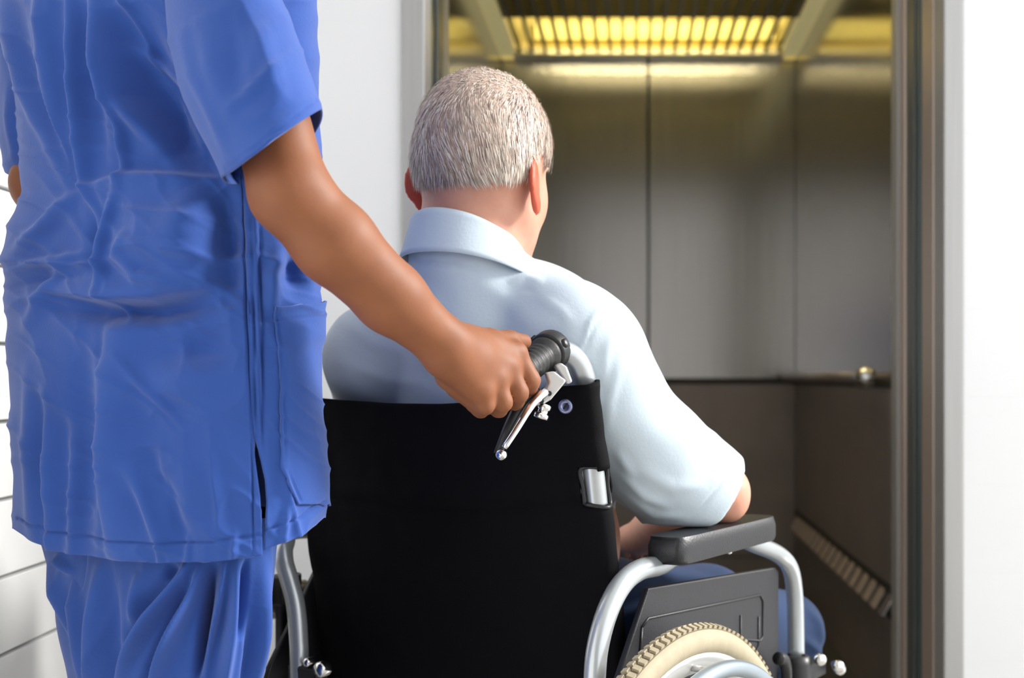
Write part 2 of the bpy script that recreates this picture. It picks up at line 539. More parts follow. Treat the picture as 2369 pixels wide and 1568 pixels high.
d3 = empty('door_3', (XL,YW+.2,0), 'narrow edge of the open lift door at the left jamb', 'door', kind='structure')
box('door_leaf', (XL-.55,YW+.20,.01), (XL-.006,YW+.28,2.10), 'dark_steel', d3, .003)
sill = box('trim_2', (XL,YW+.17,-.03), (XR,YW+.37,.004), 'frame_steel', label='grooved metal sill between lobby and lift', cat='sill', kind='structure')

# lift car --------------------------------------------------------------
CX0, CX1, CY0, CY1, CH0 = -.546, .692, YW+.40, 5.40, 2.26
SE = .073
car = empty('wall_car_back', (SE,CY1,0), 'brushed steel back wall of the lift car in two panels', 'wall', kind='structure')
box('backing', (CX0-.05,CY1+.012,0), (CX1+.05,CY1+.05,2.6), 'car_gap', car)
for a, b in ((CX0,SE-.004),(SE+.004,CX1)):
    bevel(box('steel_panel', (a,CY1,.905), (b,CY1+.02,2.30), 'car_steel', car), .002)
    bevel(box('lower_panel', (a,CY1,.16), (b,CY1+.02,.895), 'car_dark', car), .002)
    box('kick_plate', (a,CY1-.004,0), (b,CY1+.02,.155), 'car_dark', car)
box('joint_strip', (CX0,CY1-.006,.888), (CX1,CY1+.012,.912), 'car_gap', car)
def side(name, x, sgn, lab):
    w = empty(name, (x,(CY0+CY1)/2,0), lab, 'wall', kind='structure')
    q = lambda n,y0,y1,z0,z1,m,t=.02: bevel(box(n, (min(x,x+sgn*t),y0,z0), (max(x,x+sgn*t),y1,z1), m, w), .002)
    box('backing', (min(x+sgn*.012,x+sgn*.05),CY0-.02,0), (max(x+sgn*.012,x+sgn*.05),CY1+.05,2.6), 'car_gap', w)
    q('joint_strip', CY0, CY1, .888, .912, 'car_gap', -.004)
    ys = [CY0, CY1]
    for a, b in zip(ys[:-1], ys[1:]):
        q('steel_panel', a+.003, b-.003, .905, 2.30, 'car_steel_side')
        q('lower_panel', a+.003, b-.003, .36, .895, 'car_dark')
        q('kick_plate', a+.003, b-.003, 0, .27, 'car_dark')
    return w
wr = side('wall_car_right', CX1, 1, 'steel right wall of the lift car with dark lower panels')
side('wall_car_left', CX0, -1, 'steel left wall of the lift car beside the seated man')
# front return of the car on the right, narrow strip beside the doorway
box('wall_car_front', (XR-.018,CY0-.06,0), (CX1+.05,CY0,2.3), 'frame_steel', label='pale steel return panel of the car beside the right jamb', cat='wall', kind='structure')
box('wall_car_front_left', (CX0-.05,CY0-.10,0), (XL-.012,CY0,2.3), 'frame_steel', label='pale steel return panel of the car beside the left jamb', cat='wall', kind='structure')
box('trim_3', (CX0,CY0-.06,2.10), (CX1,CY0,2.45), 'car_steel_side', label='steel header inside the lift car above its doorway', cat='header', kind='structure')
box('floor_car', (CX0-.05,CY0-.03,-.05), (CX1+.05,CY1+.05,.002), 'car_floor', label='dark floor of the lift car', cat='floor', kind='structure')
# vent louvres low on the right wall
vg = empty('vent_grille', (CX1,4.4,.27), 'row of small metal vent louvres low on the right car wall', 'vent')
box('backing', (CX1-.002,CY0+.10,.272), (CX1+.012,CY1-.02,.358), 'car_gap', vg)
yy = 3.40
while yy < CY1-.06:
    o = MB().obox(A(CX1-.012,yy,.315), [A(0,1,.0),A(.5,0,.866),A(.866,0,-.5)], [.034,.034,.004]).build('louvre', M['tan_steel'] if yy > 3.45 else M['chrome'], vg, False)
    bevel(o, .002)
    yy += .118
# handrail on the right wall
hr = empty('handrail', (CX1-.05,4.4,.9), 'dark tubular handrail on the right car wall with a bright end', 'handrail')
MB().tube([(CX1-.05,3.50,.915),(CX1-.05,5.32,.915)], .016, 20, 1).build('rail', M['car_dark'], hr)
MB().lathe(A(CX1-.05,3.50,.915), A(0,-1,0), [(0,-.05),(.024,-.048),(.030,-.02),(.030,.012),(.022,.030),(0,.036)], 24).build('end_cap', M['chrome'], hr)
for yb in (3.62,4.45,5.28):
    MB().tube([(CX1-.05,yb,.915),(CX1+.001,yb,.915)], .008, 12, 1).build('bracket', M['car_dark'], hr)

# car ceiling: louvred light with a lit tube in the cove at the back
ce = empty('ceiling', (SE,4.2,CH0), 'dark housing of the lift car ceiling', 'ceiling', kind='structure')
box('housing_top', (CX0-.05,CY0-.05,2.50), (CX1+.05,CY1+.05,2.53), 'louvre', ce)
box('cove_back', (CX0,CY1-.03,2.28), (CX1,CY1+.01,2.50), 'cove', ce)
box('edge_beam', (CX0,CY0,CH0-.012), (CX0+.062,CY1-.02,CH0+.04), 'glow_beam', ce, .006)
box('edge_beam', (CX1-.062,CY0,CH0-.012), (CX1,CY1-.02,CH0+.04), 'glow_beam', ce, .006)
box('back_beam', (CX0,CY1-.10,CH0-.012), (CX1,CY1,CH0+.02), 'brass', ce, .006)
box('front_beam', (CX0,CY0,CH0-.012), (CX1,CY0+.08,CH0+.04), 'brass', ce, .006)
lg = empty('ceiling_light', (SE,4.2,CH0), 'yellow louvred ceiling light of the lift car', 'ceiling light')
x = CX0+.085
bar = None
while x < CX1-.07:
    if bar is None:
        bar = MB().box((x-.006,CY0+.08,CH0),(x+.006,CY1-.10,CH0+.035)).build('long_slat', M['louvre'], lg, False); bx = x
    else:
        o = bar.copy(); COL.objects.link(o); o.parent = lg; o.location = (x-bx,0,0)
    x += .0535
y = CY0+.12; bar = None
while y < 4.80:
    if bar is None:
        bar = MB().box((CX0+.062,y-.003,CH0+.002),(CX1-.062,y+.003,CH0+.033)).build('cross_slat', M['louvre'], lg, False); by = y
    else:
        o = bar.copy(); COL.objects.link(o); o.parent = lg; o.location = (0,y-by,0)
    y += .052
for yt in (5.30, 4.35, 3.45):
    MB().tube([(CX0+.15,yt,2.352),(CX1-.10,yt,2.352)], .038 if yt > 5 else .019, 16, 1).build('lit_tube', M['tube' if yt > 5 else 'tube_bright'], lg)

# ------------------------------------------------------------------ wheelchair
YAW = math.radians(30)
CO = A(-.248,1.60,0); cr = A(math.cos(YAW),-math.sin(YAW),0); cf = A(math.sin(YAW),math.cos(YAW),0); cz = A(0,0,1)
def C(a, b, z): return CO + cr*a + cf*b + cz*z
def pb(z): return np.interp(z, [.45,.56,.70,.90,1.0], [.075,.066,.040,.0,-.02])
wc = empty('wheelchair', C(0,.2,0), 'black and silver wheelchair with cream tyres', 'wheelchair')

def tube(name, pts, r, m, parent=wc, seg=18, sm=6):
    return MB().tube(pts, r, seg, sm).build(name, M[m], parent)

# back posts with push handles
G0, G1 = P(1268,814,1.468), P(1156,898,1.368)
for s in (1,-1):
    if s == 1:
        top = [P(1356,905,1.50), P(1351,868,1.495), P(1334,833,1.488), P(1308,814,1.481), G0, G0+(G1-G0)*.3]
    else:
        sh = C(-.225,0,0)-C(.225,0,0)
        top = [p+sh for p in (P(1356,905,1.50), P(1351,868,1.495), P(1334,833,1.488), P(1308,814,1.481), G0, G0+(G1-G0)*.3)]
    low = [C(s*.225,pb(z),z) for z in (.30,.45,.56,.66,.76,.85)]
    post = tube('back_post', low+top, .0128, 'silver')
    sh = A(0,0,0) if s == 1 else C(-.225,0,0)-C(.225,0,0)
    g = MB()
    ax = (G1-G0)/np.linalg.norm(G1-G0); L = np.linalg.norm(G1-G0)
    prof = [(0.013,0),(.0205,0.001),(.0205,.012),(.0165,.016)]
    h = .020
    while h < L-.012:
        prof += [(.0162,h),(.0176,h+.002),(.0176,h+.005),(.0162,h+.007)]; h += .009
    prof += [(.019,L-.010),(.0195,L-.004),(.016,L),(0,L+.001)]
    g.lathe(G0+sh, ax, prof, 28).build('grip', M['rubber'], wc)
    # clamp of the brake lever, the lever bracket and lever
    cl = MB().lathe(G0+sh-ax*.006, ax, [(.0135,-.008),(.0225,-.008),(.0235,-.004),(.0235,.008),(.0225,.011),(.0135,.011)], 28)
    for k in range(3):
        a = k*2.1+.4
        u = np.cross(A(0,0,1),ax); u/=np.linalg.norm(u); w = np.cross(ax,u)
        cl.lathe(G0+sh-ax*.004+(u*math.cos(a)+w*math.sin(a))*.022, u*math.cos(a)+w*math.sin(a), [(.0055,-.004),(.0055,.003),(.003,.004),(0,.004)], 12)
    cl.build('lever_clamp', M['black_plastic'], wc)
    def plate(pts, D, t, name, m, parent=wc):
        V = [P(x,y,D+(0.0))+sh for x,y in pts]
        V2 = [v+A(-.25,.95,0)*t for v in V]
        k = len(V); Fs = [tuple(range(k-1,-1,-1)), tuple(range(k,2*k))]+[(i,(i+1)%k,k+(i+1)%k,k+i) for i in range(k)]
        o = mk(name, V+V2, Fs, M[m], parent, False)
        bm = bmesh.new(); bm.from_mesh(o.data); bmesh.ops.recalc_face_normals(bm, faces=bm.faces); bm.to_mesh(o.data); bm.free()
        return bevel(o, .0025, 3)
    lev = plate([(1262,862),(1283,858),(1300,872),(1312,880),(1296,900),(1275,925),(1252,938),(1232,940),(1244,918),(1262,902),(1270,884)], 1.415, .012, 'lever_bracket', 'rim')
    for q in ((1270,910),(1252,928)):
        MB().lathe(P(*q,1.414)+sh, A(.1,-1,0), [(.003,0),(.003,.0012),(0,.0012)], 12).build('rivet', M['black_plastic'], lev, False)
    plate([(1283,846),(1298,838),(1312,848),(1326,884),(1312,890),(1298,868)], 1.44, .012, 'clamp_bracket', 'rim')
    MB().tube([P(1262,905,1.41)+sh, P(1232,935,1.40)+sh, P(1196,992,1.39)+sh, P(1167,1036,1.385)+sh], [.0055,.0042,.0038,.0036], 12, 6).build('brake_lever', M['chrome'], wc)
    MB().tube([P(1248,908,1.418)+sh, P(1214,925,1.41)+sh, P(1180,985,1.40)+sh, P(1152,1050,1.393)+sh], [.0065,.0078,.0066,.0050], 12, 6).build('lever_sheath', M['black_plastic'], wc)
    MB().lathe(P(1160,1052,1.387)+sh, A(.1,-1,0), [(0,.007),(.005,.005),(.0068,0),(.005,-.005),(0,-.007)], 16).build('lever_tip', M['chrome'], wc)
    MB().lathe(P(1262,935,1.42)+sh, A(-.35,-.2,-1), [(.004,0),(.0075,.001),(.0075,.006),(.006,.007),(.006,.011),(.0085,.012),(.0085,.017),(.004,.018),(0,.018)], 16).build('cable_adjuster', M['chrome'], wc)

# backrest sling: wraps round both posts; grid over (lateral, height)
def top_z(a): return .886+.030*np.clip((a-.02)/.22,0,1)**1.6+.008*np.clip((-a-.05)/.2,0,1)
def sling_point(a, v):
    zt = top_z(a); z = .50+(zt-.50)*v
    aa = abs(a); edge = .2275
    bow = -.020*max(0,1-(a/.2)**2)*math.sin(math.pi*min(1,max(0,v*.8+.1)))
    if aa <= .2:
        b = pb(z)-.0168+bow; x = a
    else:                                  # roll round the tube
        t = (aa-.2)/.062*math.radians(205)
        t = min(t, math.radians(205))
        x = math.copysign(.2245+.0168*math.sin(t), a) if True else a
        x = math.copysign(.2245-.0245*max(0,1-(aa-.2)/.012)+.0168*math.sin(t)*min(1,(aa-.2)/.012), a)
        b = pb(z)-.0168*math.cos(t)
    return C(x, b, z)
cols = np.concatenate([np.linspace(-.262,-.2,22), np.linspace(-.19,.19,40), np.linspace(.2,.262,22)])
rows = np.linspace(0,1,70)
V = np.array([sling_point(a,v) for v in rows for a in cols])
Fs = grid_faces(len(rows), len(cols))
N = grid_normals(V, Fs)
N = np.where((N@(-cf))[:,None].mean() < 0, -N, N)
lat = (V-CO)@cr
disp = .0012*noise3(V, 22, 3)+.0010*noise3(V, 60, 4)
vv = np.repeat(rows, len(cols))
disp += -.004*np.exp(-((vv-.66)/.012)**2)+.003*np.exp(-((vv-.70)/.03)**2)   # stitched seam of the top band
disp += -.0025*np.exp(-((lat-.165)/.004)**2)-.0025*np.exp(-((lat+.165)/.004)**2)
V = V+N*disp[:,None]
# window in the sleeve that shows the tube
cx_, cy_ = proj(V)
fc = Fs
fx = cx_[fc].mean(1); fy = cy_[fc].mean(1)
fa = np.repeat((cols[:-1]+cols[1:])/2, 1)
fa = np.tile(fa, len(rows)-1)
zf = V[fc][:,:,2].mean(1)
hole = (np.abs(fa) > .207) & (zf > .768) & (zf < .812) & (np.abs(fa) < .240)
back = mk('backrest', V, fc[~hole], M['black_fabric'], wc)
solid(back, .0035, 0)
# piping round the window, bolts
for s in (1,-1):
    loop = []
    for a, z in ((.207,.770),(.207,.790),(.207,.812),(.222,.8135),(.240,.810),(.243,.79),(.240,.770),(.222,.7665)):
        v = (z-.50)/(top_z(a)-.50)
        loop.append(sling_point(s*a, v)-cf*.001)
    loop.append(loop[0])
    MB().tube(loop, .0026, 8, 5).build('piping', M['black_plastic'], back)
    for z, a in ((.885,.2085),):
        p = C(s*a, pb(z)-.0195, z); ax = -cf*.9+cr*(.35 if s > 0 else -.35)
        bo = MB().lathe(p, ax, [(.0085,-.003),(.0088,.001),(.0075,.0028),(.0045,.003),(.0038,.0012),(0,.001)], 24).build('bolt', M['bolt'], back)
        if z > .8 : MB().obox(p+ax*.0025, [cr*.6+cz*.8,cr*.8-cz*.6,-cf], [.0045,.0009,.0008]).build('bolt_slot', M['black_plastic'], bo, False)

# seat, cross-frame
seatV = []; nc = 24
for j in range(20):
    b = .05+.40*j/19
    for i in range(nc):
        a = -.215+.43*i/(nc-1)
        seatV.append(C(a,b,.505-.02*(1-(a/.215)**2)))
solid(mk('seat', np.array(seatV), grid_faces(20,nc), M['black_fabric'], wc), .012, 0)
AP = .28
for s in (1,-1):
    tube('side_rail', [C(s*.225,.02,.49),C(s*.225,.30,.49),C(s*.225,.47,.488),C(s*.225,.53,.46),C(s*.22,.57,.36),C(s*.21,.62,.18)], .0125, 'silver')
    tube('side_rail', [C(s*.225,.03,.27),C(s*.225,.30,.26),C(s*.225,.50,.26)], .0125, 'silver')
    tube('cross_brace', [C(-s*.21,.24,.27),C(0,.245,.38),C(s*.21,.24,.485)], .011, 'silver', sm=1)
    # armrest hoop
    if s == 1:
        pts = [P(1374,1900,1.40), P(1375,1700,1.405), P(1376,1568,1.41), P(1384,1490,1.42), P(1407,1410,1.44), P(1440,1350,1.47), P(1480,1318,1.51), P(1530,1305,1.555), C(AP-.006,.15,.705), C(AP-.008,.22,.709), C(AP-.006,.30,.707), P(1738,1255,1.785), P(1797,1280,1.86), P(1827,1312,1.89), P(1838,1370,1.905), P(1841,1450,1.91), P(1842,1568,1.91), P(1842,1700,1.91)]
        hoop = tube('armrest_frame', pts, .0126, 'silver')
    else:
        pts = [P(690,1850,1.70), P(692,1560,1.705), P(691,1480,1.71), P(684,1400,1.715), P(669,1340,1.72), P(657,1296,1.725), P(660,1258,1.74), P(690,1226,1.78), C(-AP,.22,.686), C(-AP,.34,.686), C(-AP,.45,.67), C(-AP,.49,.62), C(-AP,.50,.50), C(-AP,.50,.45)]
        hoop = tube('armrest_frame', pts, .0126, 'silver')
    # pad
    pv = []
    L0, L1 = (.082,.372)
    nseg = 40; outl = []
    for k in range(nseg):
        t = 2*math.pi*k/nseg
        ca, sa = math.cos(t), math.sin(t)
        outl.append((.0285*math.copysign(abs(ca)**.35,ca), (L0+L1)/2+(L1-L0)/2*math.copysign(abs(sa)**.22,sa)))
    rings = [(.80,.6945),(.97,.6955),(1.0,.700),(1.0,.716),(.97,.7235),(.88,.7275),(.5,.7285)]
    V = [C(s*(AP+.002)+a*(1 if r>.6 else .5)*r, (L0+L1)/2+(b-(L0+L1)/2)*(r if r>.9 else (r*.12+.88 if r>.6 else .6)), z) for r,z in rings for a,b in outl]
    Fs = [tuple(f) for f in grid_faces(len(rings), nseg, True)]
    Fs += [tuple(range(nseg-1,-1,-1)), tuple((len(rings)-1)*nseg+k for k in range(nseg))]
    pad = mk('armrest_pad', np.array(V), Fs, M['pad'], wc); sharp(pad, 50)
    MB().lathe(C(s*(AP+.012),.245,.693), A(0,0,-1), [(.0045,-.002),(.0045,.003),(.002,.005),(0,.005)], 12).build('pad_screw', M['chrome'], pad)
    # clothes guard with a raised border
    ag = s*.262
    def guard(pts, a0, a1, name, m, parent):
        k = len(pts)
        V = [C(a0,b,z) for b,z in pts]+[C(a1,b,z) for b,z in pts]
        Fs = [tuple(range(k-1,-1,-1)), tuple(range(k,2*k))]+[(i,(i+1)%k,k+(i+1)%k,k+i) for i in range(k)]
        o = mk(name, np.array(V), Fs, M[m], parent, False)
        bm = bmesh.new(); bm.from_mesh(o.data); bmesh.ops.recalc_face_normals(bm, faces=bm.faces); bm.to_mesh(o.data); bm.free()
        return bevel(o, .002, 2)
    gp = guard([(.078,.666),(.455,.642),(.468,.635),(.468,.47),(-.03,.47),(-.035,.50),(-.02,.535)], ag-s*.004, ag+s*.004, 'clothes_guard', 'guard', wc)
    rim = [(.060,.622),(.075,.630),(.40,.610),(.41,.600),(.41,.550),(.40,.545),(.30,.566),(.29,.572),(.09,.584),(.055,.592),(.06,.622)]
    MB().tube([C(ag+s*.0045,b,z) for b,z in rim], .0018, 8, 1).build('raised_border', M['guard'], gp)
    rim2 = [(.335,.600-.008),(.335,.54),(.345,.53),(.385,.53),(.395,.54),(.395,.58)]
    MB().tube([C(ag+s*.0045,b,z) for b,z in rim2], .0016, 8, 1).build('raised_border', M['guard'], gp)
    # front socket with bolts and brake
    so = MB().lathe(C(s*AP,.50,.44), A(0,0,1), [(.012,0),(.021,0),(.022,.01),(.022,.055),(.019,.066),(.013,.068)], 20).build('armrest_socket', M['black_plastic'], wc)
    for q in ((.03,.02,.50),(.045,.055,.485),(.03,.10,.47)):
        MB().lathe(C(s*(AP+q[0]),.50+q[1],q[2]), cr*s*.7-cf*.7, [(.004,-.02),(.009,-.004),(.009,.003),(.006,.006),(0,.006)], 14).build('bolt', M['chrome'], so)
    MB().obox(C(s*(AP-.002),.548,.475), [cr,cf,cz], [.012,.045,.012]).build('bracket', M['black_plastic'], so, False)
    tube('wheel_lock', [C(s*(AP+.005),.445,.44),C(s*(AP+.01),.44,.49),C(s*(AP+.012),.425,.515),C(s*(AP+.012),.405,.522)], [.007,.008,.009,.009], 'black_plastic')
    MB().obox(C(s*(AP+.004),.46,.455), [cr,cf,cz], [.008,.03,.018]).build('lock_bracket', M['black_plastic'], wc, False)
    # rear socket
    MB().lathe(C(s*(AP if s>0 else .243),-.075 if s>0 else -.02,.44), A(0,0,1), [(.012,0),(.021,0),(.022,.02),(.02,.03),(.013,.032)], 20).build('armrest_socket', M['black_plastic'], wc)

# small fittings seen low on the left
lb = MB().obox(P(712,1556,1.70), [cr,cf,cz], [.026,.012,.011]).build('frame_joint', M['black_plastic'], wc, False); bevel(lb,.004)
MB().lathe(P(742,1548,1.66), -cf, [(.010,-.01),(.0105,.002),(.008,.006),(0,.008)], 18).build('bolt', M['chrome'], lb)
MB().lathe(P(711,1532,1.685), -cf, [(.006,-.01),(.0065,.002),(.004,.005),(0,.006)], 18).build('bolt', M['chrome'], lb)
lg2 = MB().obox(P(662,1362,1.80), [cr,cf,cz], [.012,.02,.022]).build('guard_edge', M['black_plastic'], wc, False); bevel(lg2,.004)
lg3 = MB().obox(P(668,1460,1.80), [cr,cf,cz], [.008,.02,.045]).build('guard_edge', M['black_plastic'], wc, False); bevel(lg3,.004)

# wheels
def wheel(a, b, s, R=.315):
    c = C(a,b,R+.002); ax = cr*s
    def arc(t, r, h): return c + ax*h + r*(math.cos(t)*cf+math.sin(t)*cz)
    w = MB()
    def ring(prof, name, m, parent, seg=120):
        nP = len(prof); V = []
        for j in range(seg):
            t = 2*math.pi*j/seg
            for (r,h) in prof: V.append(arc(t,r,h))
        Fs = []
        for j in range(seg):
            k = (j+1)%seg
            for i in range(nP):
                i2 = (i+1)%nP
                Fs.append((j*nP+i, j*nP+i2, k*nP+i2, k*nP+i))
        o = mk(name, np.array(V), Fs, M[m], parent)
        bm = bmesh.new(); bm.from_mesh(o.data); bmesh.ops.recalc_face_normals(bm, faces=bm.faces); bm.to_mesh(o.data); bm.free()
        return o
    rt = .0165
    prof = [(R-.0015-rt*1.05+rt*1.05*math.cos(q), rt*math.sin(q)) for q in np.linspace(0,2*math.pi,18)[:-1]]
    ty = ring(prof, 'tyre', 'tyre', wc)
    # tread: two staggered rows of small blocks with dark gaps between, one joined part
    tb = MB(); n = 150
    for j in range(n):
        for row, h in ((0,-.0048),(.5,.0048)):
            t = 2*math.pi*(j+row)/n
            rr = R-.0012-(abs(h)/.0165)**2*.0085
            rad = math.cos(t)*cf+math.sin(t)*cz; tan = -math.sin(t)*cf+math.cos(t)*cz
            nrm = rad*math.cos(h/.0165)+ax*math.sin(h/.0165)
            lat = ax*math.cos(h/.0165)-rad*math.sin(h/.0165)
            tb.obox(c+rad*rr+ax*h+nrm*.0008, [tan,lat,nrm], [.0036,.0042,.0022])
    props(tb.build('tread', M['tyre'], ty, False), kind='stuff')
    # groove colour bands under the blocks
    ring([(R-.0013-(abs(h)/.0165)**2*.0085,h) for h in np.linspace(-.0092,.0092,9)]+[(R-.006-(abs(h)/.0165)**2*.0085,h) for h in np.linspace(.0092,-.0092,9)], 'tread_groove', 'tread', ty)
    ri = R-.034
    ring([(ri+.004,-.011),(ri+.004,.011),(ri-.003,.0115),(ri-.020,.006),(ri-.022,0),(ri-.020,-.006),(ri-.003,-.0115)], 'rim', 'rim', wc)
    rh = R-.046
    ring([(rh+.0098*math.cos(q), .040+.0098*math.sin(q)) for q in np.linspace(0,2*math.pi,15)[:-1]], 'handrim', 'handrim', wc)
    for k in range(6):
        t = 2*math.pi*k/6+.5
        MB().tube([arc(t,rh,.040), arc(t,ri-.012,.006)], .004, 8, 1).build('handrim_tab', M['rim'], wc)
    hub = MB().lathe(c, ax, [(0,-.03),(.013,-.03),(.013,-.026),(.028,-.024),(.028,-.02),(.016,-.016),(.016,.016),(.028,.02),(.028,.024),(.013,.026),(.013,.034),(0,.036)], 28).build('hub', M['rim'], wc); sharp(hub)
    for k in range(24):
        t0 = 2*math.pi*k/24; t1 = t0+(.5 if k%2 else -.5); hh = .021 if k%4<2 else -.021
        MB().tube([arc(t1,.027,hh), arc(t0,ri-.018,0)], .0013, 6, 1).build('spoke', M['chrome'], wc)
    tube('axle', [c-ax*.03, c-ax*.11], .008, 'rim', sm=1)
wheel(.335,.035,1); wheel(-.335,.035,-1)
# front castors, foot rests
for s in (1,-1):
    c = C(s*.21,.55,.085)
    MB().lathe(c-cr*.014, cr, [(0,0),(.03,0),(.06,.002),(.078,.005),(.083,.014),(.078,.023),(.06,.026),(.03,.028),(0,.028)], 32).build('castor_wheel', M['black_plastic'], wc)
    for q in (-1,1): MB().obox(c+cr*q*.022+cz*.05, [cr,cf,cz], [.003,.014,.065]).build('castor_fork', M['silver'], wc, False)
    tube('castor_stem', [C(s*.21,.55,.20),C(s*.215,.54,.30)], .012, 'silver', sm=1)
    MB().obox(C(s*.11,.72,.12), [cr,cf,cz], [.085,.07,.006]).build('foot_plate', M['black_plastic'], wc, False)
    tube('foot_rest', [C(s*.21,.60,.20),C(s*.205,.66,.13),C(s*.19,.72,.118)], .011, 'silver')

# ------------------------------------------------------------------ seated man
def S(a, b, z): return C(.03+a, b, z)
RC = [cr, cf, cz]
HY = math.radians(21)
hr_ = A(math.cos(HY),-math.sin(HY),0); hf_ = A(math.sin(HY),math.cos(HY),0); RH = [hr_,hf_,cz]
Hc = C(.045,.050,1.166)
def Hd(a, b, z): return Hc + hr_*a + hf_*b + cz*z
man = SDF((-.66,1.42,.56), (.24,2.06,1.33), .003)
man.ell(Hd(0,-.004,.050), RH, (.0755,.0970,.088), .01)
man.ell(Hd(0,.022,-.026), RH, (.062,.070,.078), .03)
man.ell(Hd(0,-.035,.012), RH, (.070,.062,.065), .02)
for s in (1,-1):
    man.cone(Hd(s*.044,.000,-.046), Hd(s*.016,.066,-.088), .018, .015, .02)      # jaw
    man.ell(Hd(s*.040,.050,-.022), RH, (.016,.020,.024), .02)                    # cheek
    man.ell(Hd(s*.031,.094,.014), RH, (.014,.010,.009), .008, sub=True)          # eye socket
    man.ell(Hd(s*.031,.084,.013), RH, (.011,.010,.009), .002)
    man.cone(Hd(s*.012,.093,.027), Hd(s*.045,.082,.026), .006, .005, .008)       # brow
man.cone(Hd(0,.092,.018), Hd(0,.113,-.022), .007, .011, .008)
for s in (1,-1): man.ell(Hd(s*.011,.104,-.026), RH, (.007,.009,.006), .006)
man.cone(Hd(-.018,.094,-.055), Hd(.018,.094,-.055), .005, .005, .004)
man.cone(Hd(-.016,.092,-.066), Hd(.016,.092,-.066), .006, .006, .004)
man.ell(Hd(0,.072,-.090), RH, (.020,.016,.014), .012)
man.chain([Hd(-.004,-.020,-.010), C(.035,.020,1.085), C(.030,.050,1.02)], [.056,.0595,.060], .02, .02)
man.cone(Hd(0,.01,-.07), C(.035,.05,1.06), .036, .046, .02)
for s in (1,-1):                                                                  # ears
    th = math.radians(16 if s > 0 else 44)
    e1 = -hf_*math.cos(th)+hr_*s*math.sin(th)
    e1 = e1/np.linalg.norm(e1)
    up = cz*.97-hf_*.16; up = up-e1*(up@e1); up /= np.linalg.norm(up); nn = np.cross(e1, up)
    cc = Hd(s*.0745,-.006 if s > 0 else .000,-.014 if s > 0 else -.004)+e1*(.018 if s > 0 else .018)
    man.ell(cc+up*.006, [e1,up,nn], (.0225,.0300,.0058), .005)
    man.ell(cc-up*.021-e1*.006, [e1,up,nn], (.0115,.0135,.0050), .006)
    out = nn if nn@(hr_*s) > 0 else -nn
    man.ell(cc+up*.004-e1*.003+out*.0065, [e1,up,nn], (.0125,.0200,.0048), .003, sub=True)
# trunk under the shirt
man.ell(S(0,.15,.86), RC, (.145,.095,.16), .03)
man.ell(S(0,.15,.70), RC, (.14,.11,.13), .03)
for s in (1,-1): man.cone(S(0,.075,.99), C(.16 if s>0 else -.12,.085,.935), .045, .042, .03)
EL = P(1664,1139,1.69)
WR = C(.105,.340,.688)
man.chain([C(.165,.085,.935), P(1450,985,1.615), P(1560,1085,1.655), EL, (EL+WR)/2+A(0,0,.004), WR], [.042,.042,.042,.0385,.040,.026], .02, .012)
man.ell(EL+A(.012,-.012,-.012), np.eye(3), (.022,.022,.022), .012)
def open_hand(sdf, wr, fd, sd, up, s=1.0):
    """hand lying palm down: fd finger direction, sd towards the thumb side"""
    pal = wr+fd*.05*s
    sdf.cone(wr, pal+fd*.02*s, .024*s, .026*s, .012, flat=(up,.62))
    for i, (o, L) in enumerate(((.030,.072),(.010,.080),(-.010,.074),(-.029,.058))):
        k = wr+fd*(.082-.004*abs(i-1))*s+sd*o*s
        p1 = k+fd*L*.46*s-up*.006*s; p2 = p1+fd*L*.30*s-up*.010*s; p3 = p2+fd*L*.20*s-up*.011*s
        sdf.cone(wr+sd*o*.45*s+fd*.012*s, k, .016*s, .0115*s, .012)
        sdf.chain([k,p1,p2,p3], [.0105*s,.0090*s,.0082*s,.0072*s], .004, .003)
    t0 = wr+fd*.018*s+sd*.020*s; t1 = t0+fd*.030*s+sd*.024*s-up*.004; t2 = t1+fd*.028*s+sd*.008*s-up*.006; t3 = t2+fd*.020*s-up*.003
    sdf.chain([t0,t1,t2,t3], [.017*s,.0125*s,.0105*s,.0085*s], .012, .004)
fd = cf*.86-cr*.45-cz*.24; fd /= np.linalg.norm(fd); sd_ = -cr*.86-cf*.45; sd_ = sd_-fd*(sd_@fd); sd_/=np.linalg.norm(sd_)
open_hand(man, WR, fd, sd_, np.cross(fd, sd_) if np.cross(fd,sd_)[2] > 0 else -np.cross(fd,sd_))
EL2 = C(-.275,.25,.772); WR2 = C(-.105,.37,.690)
man.chain([C(-.125,.075,.945), (C(-.125,.075,.945)+EL2)/2, EL2, (EL2+WR2)/2+A(0,0,.004), WR2], [.052,.046,.0385,.040,.026], .02, .012)
fd2 = cf*.86+cr*.45-cz*.24; fd2 /= np.linalg.norm(fd2); sd2 = cr*.86-cf*.45; sd2 = sd2-fd2*(sd2@fd2); sd2/=np.linalg.norm(sd2)
open_hand(man, WR2, fd2, sd2, np.cross(fd2, sd2) if np.cross(fd2,sd2)[2] > 0 else -np.cross(fd2,sd2))
MV, MF = man.mesh(2)
MN = grid_normals(MV, MF)
man_o = mk('person', MV, MF, M['skin_man'], None, True, origin=C(.03,.15,0))
props(man_o, 'elderly man with short grey hair in a pale blue polo shirt seated in the wheelchair', 'person')

def redness(o, val):
    at = o.data.attributes.new('red', 'FLOAT', 'POINT'); at.data.foreach_set('value', val.astype(np.float32))
_l = MV-Hc; _la = np.abs(_l@hr_); _lb = _l@hf_
ear = np.clip((_la-.0735)/.006,0,1)*np.clip((.02-_lb)/.01,0,1)*(_l[:,2] > -.06)*(_l[:,2] < .05)
redness(man_o, ear)
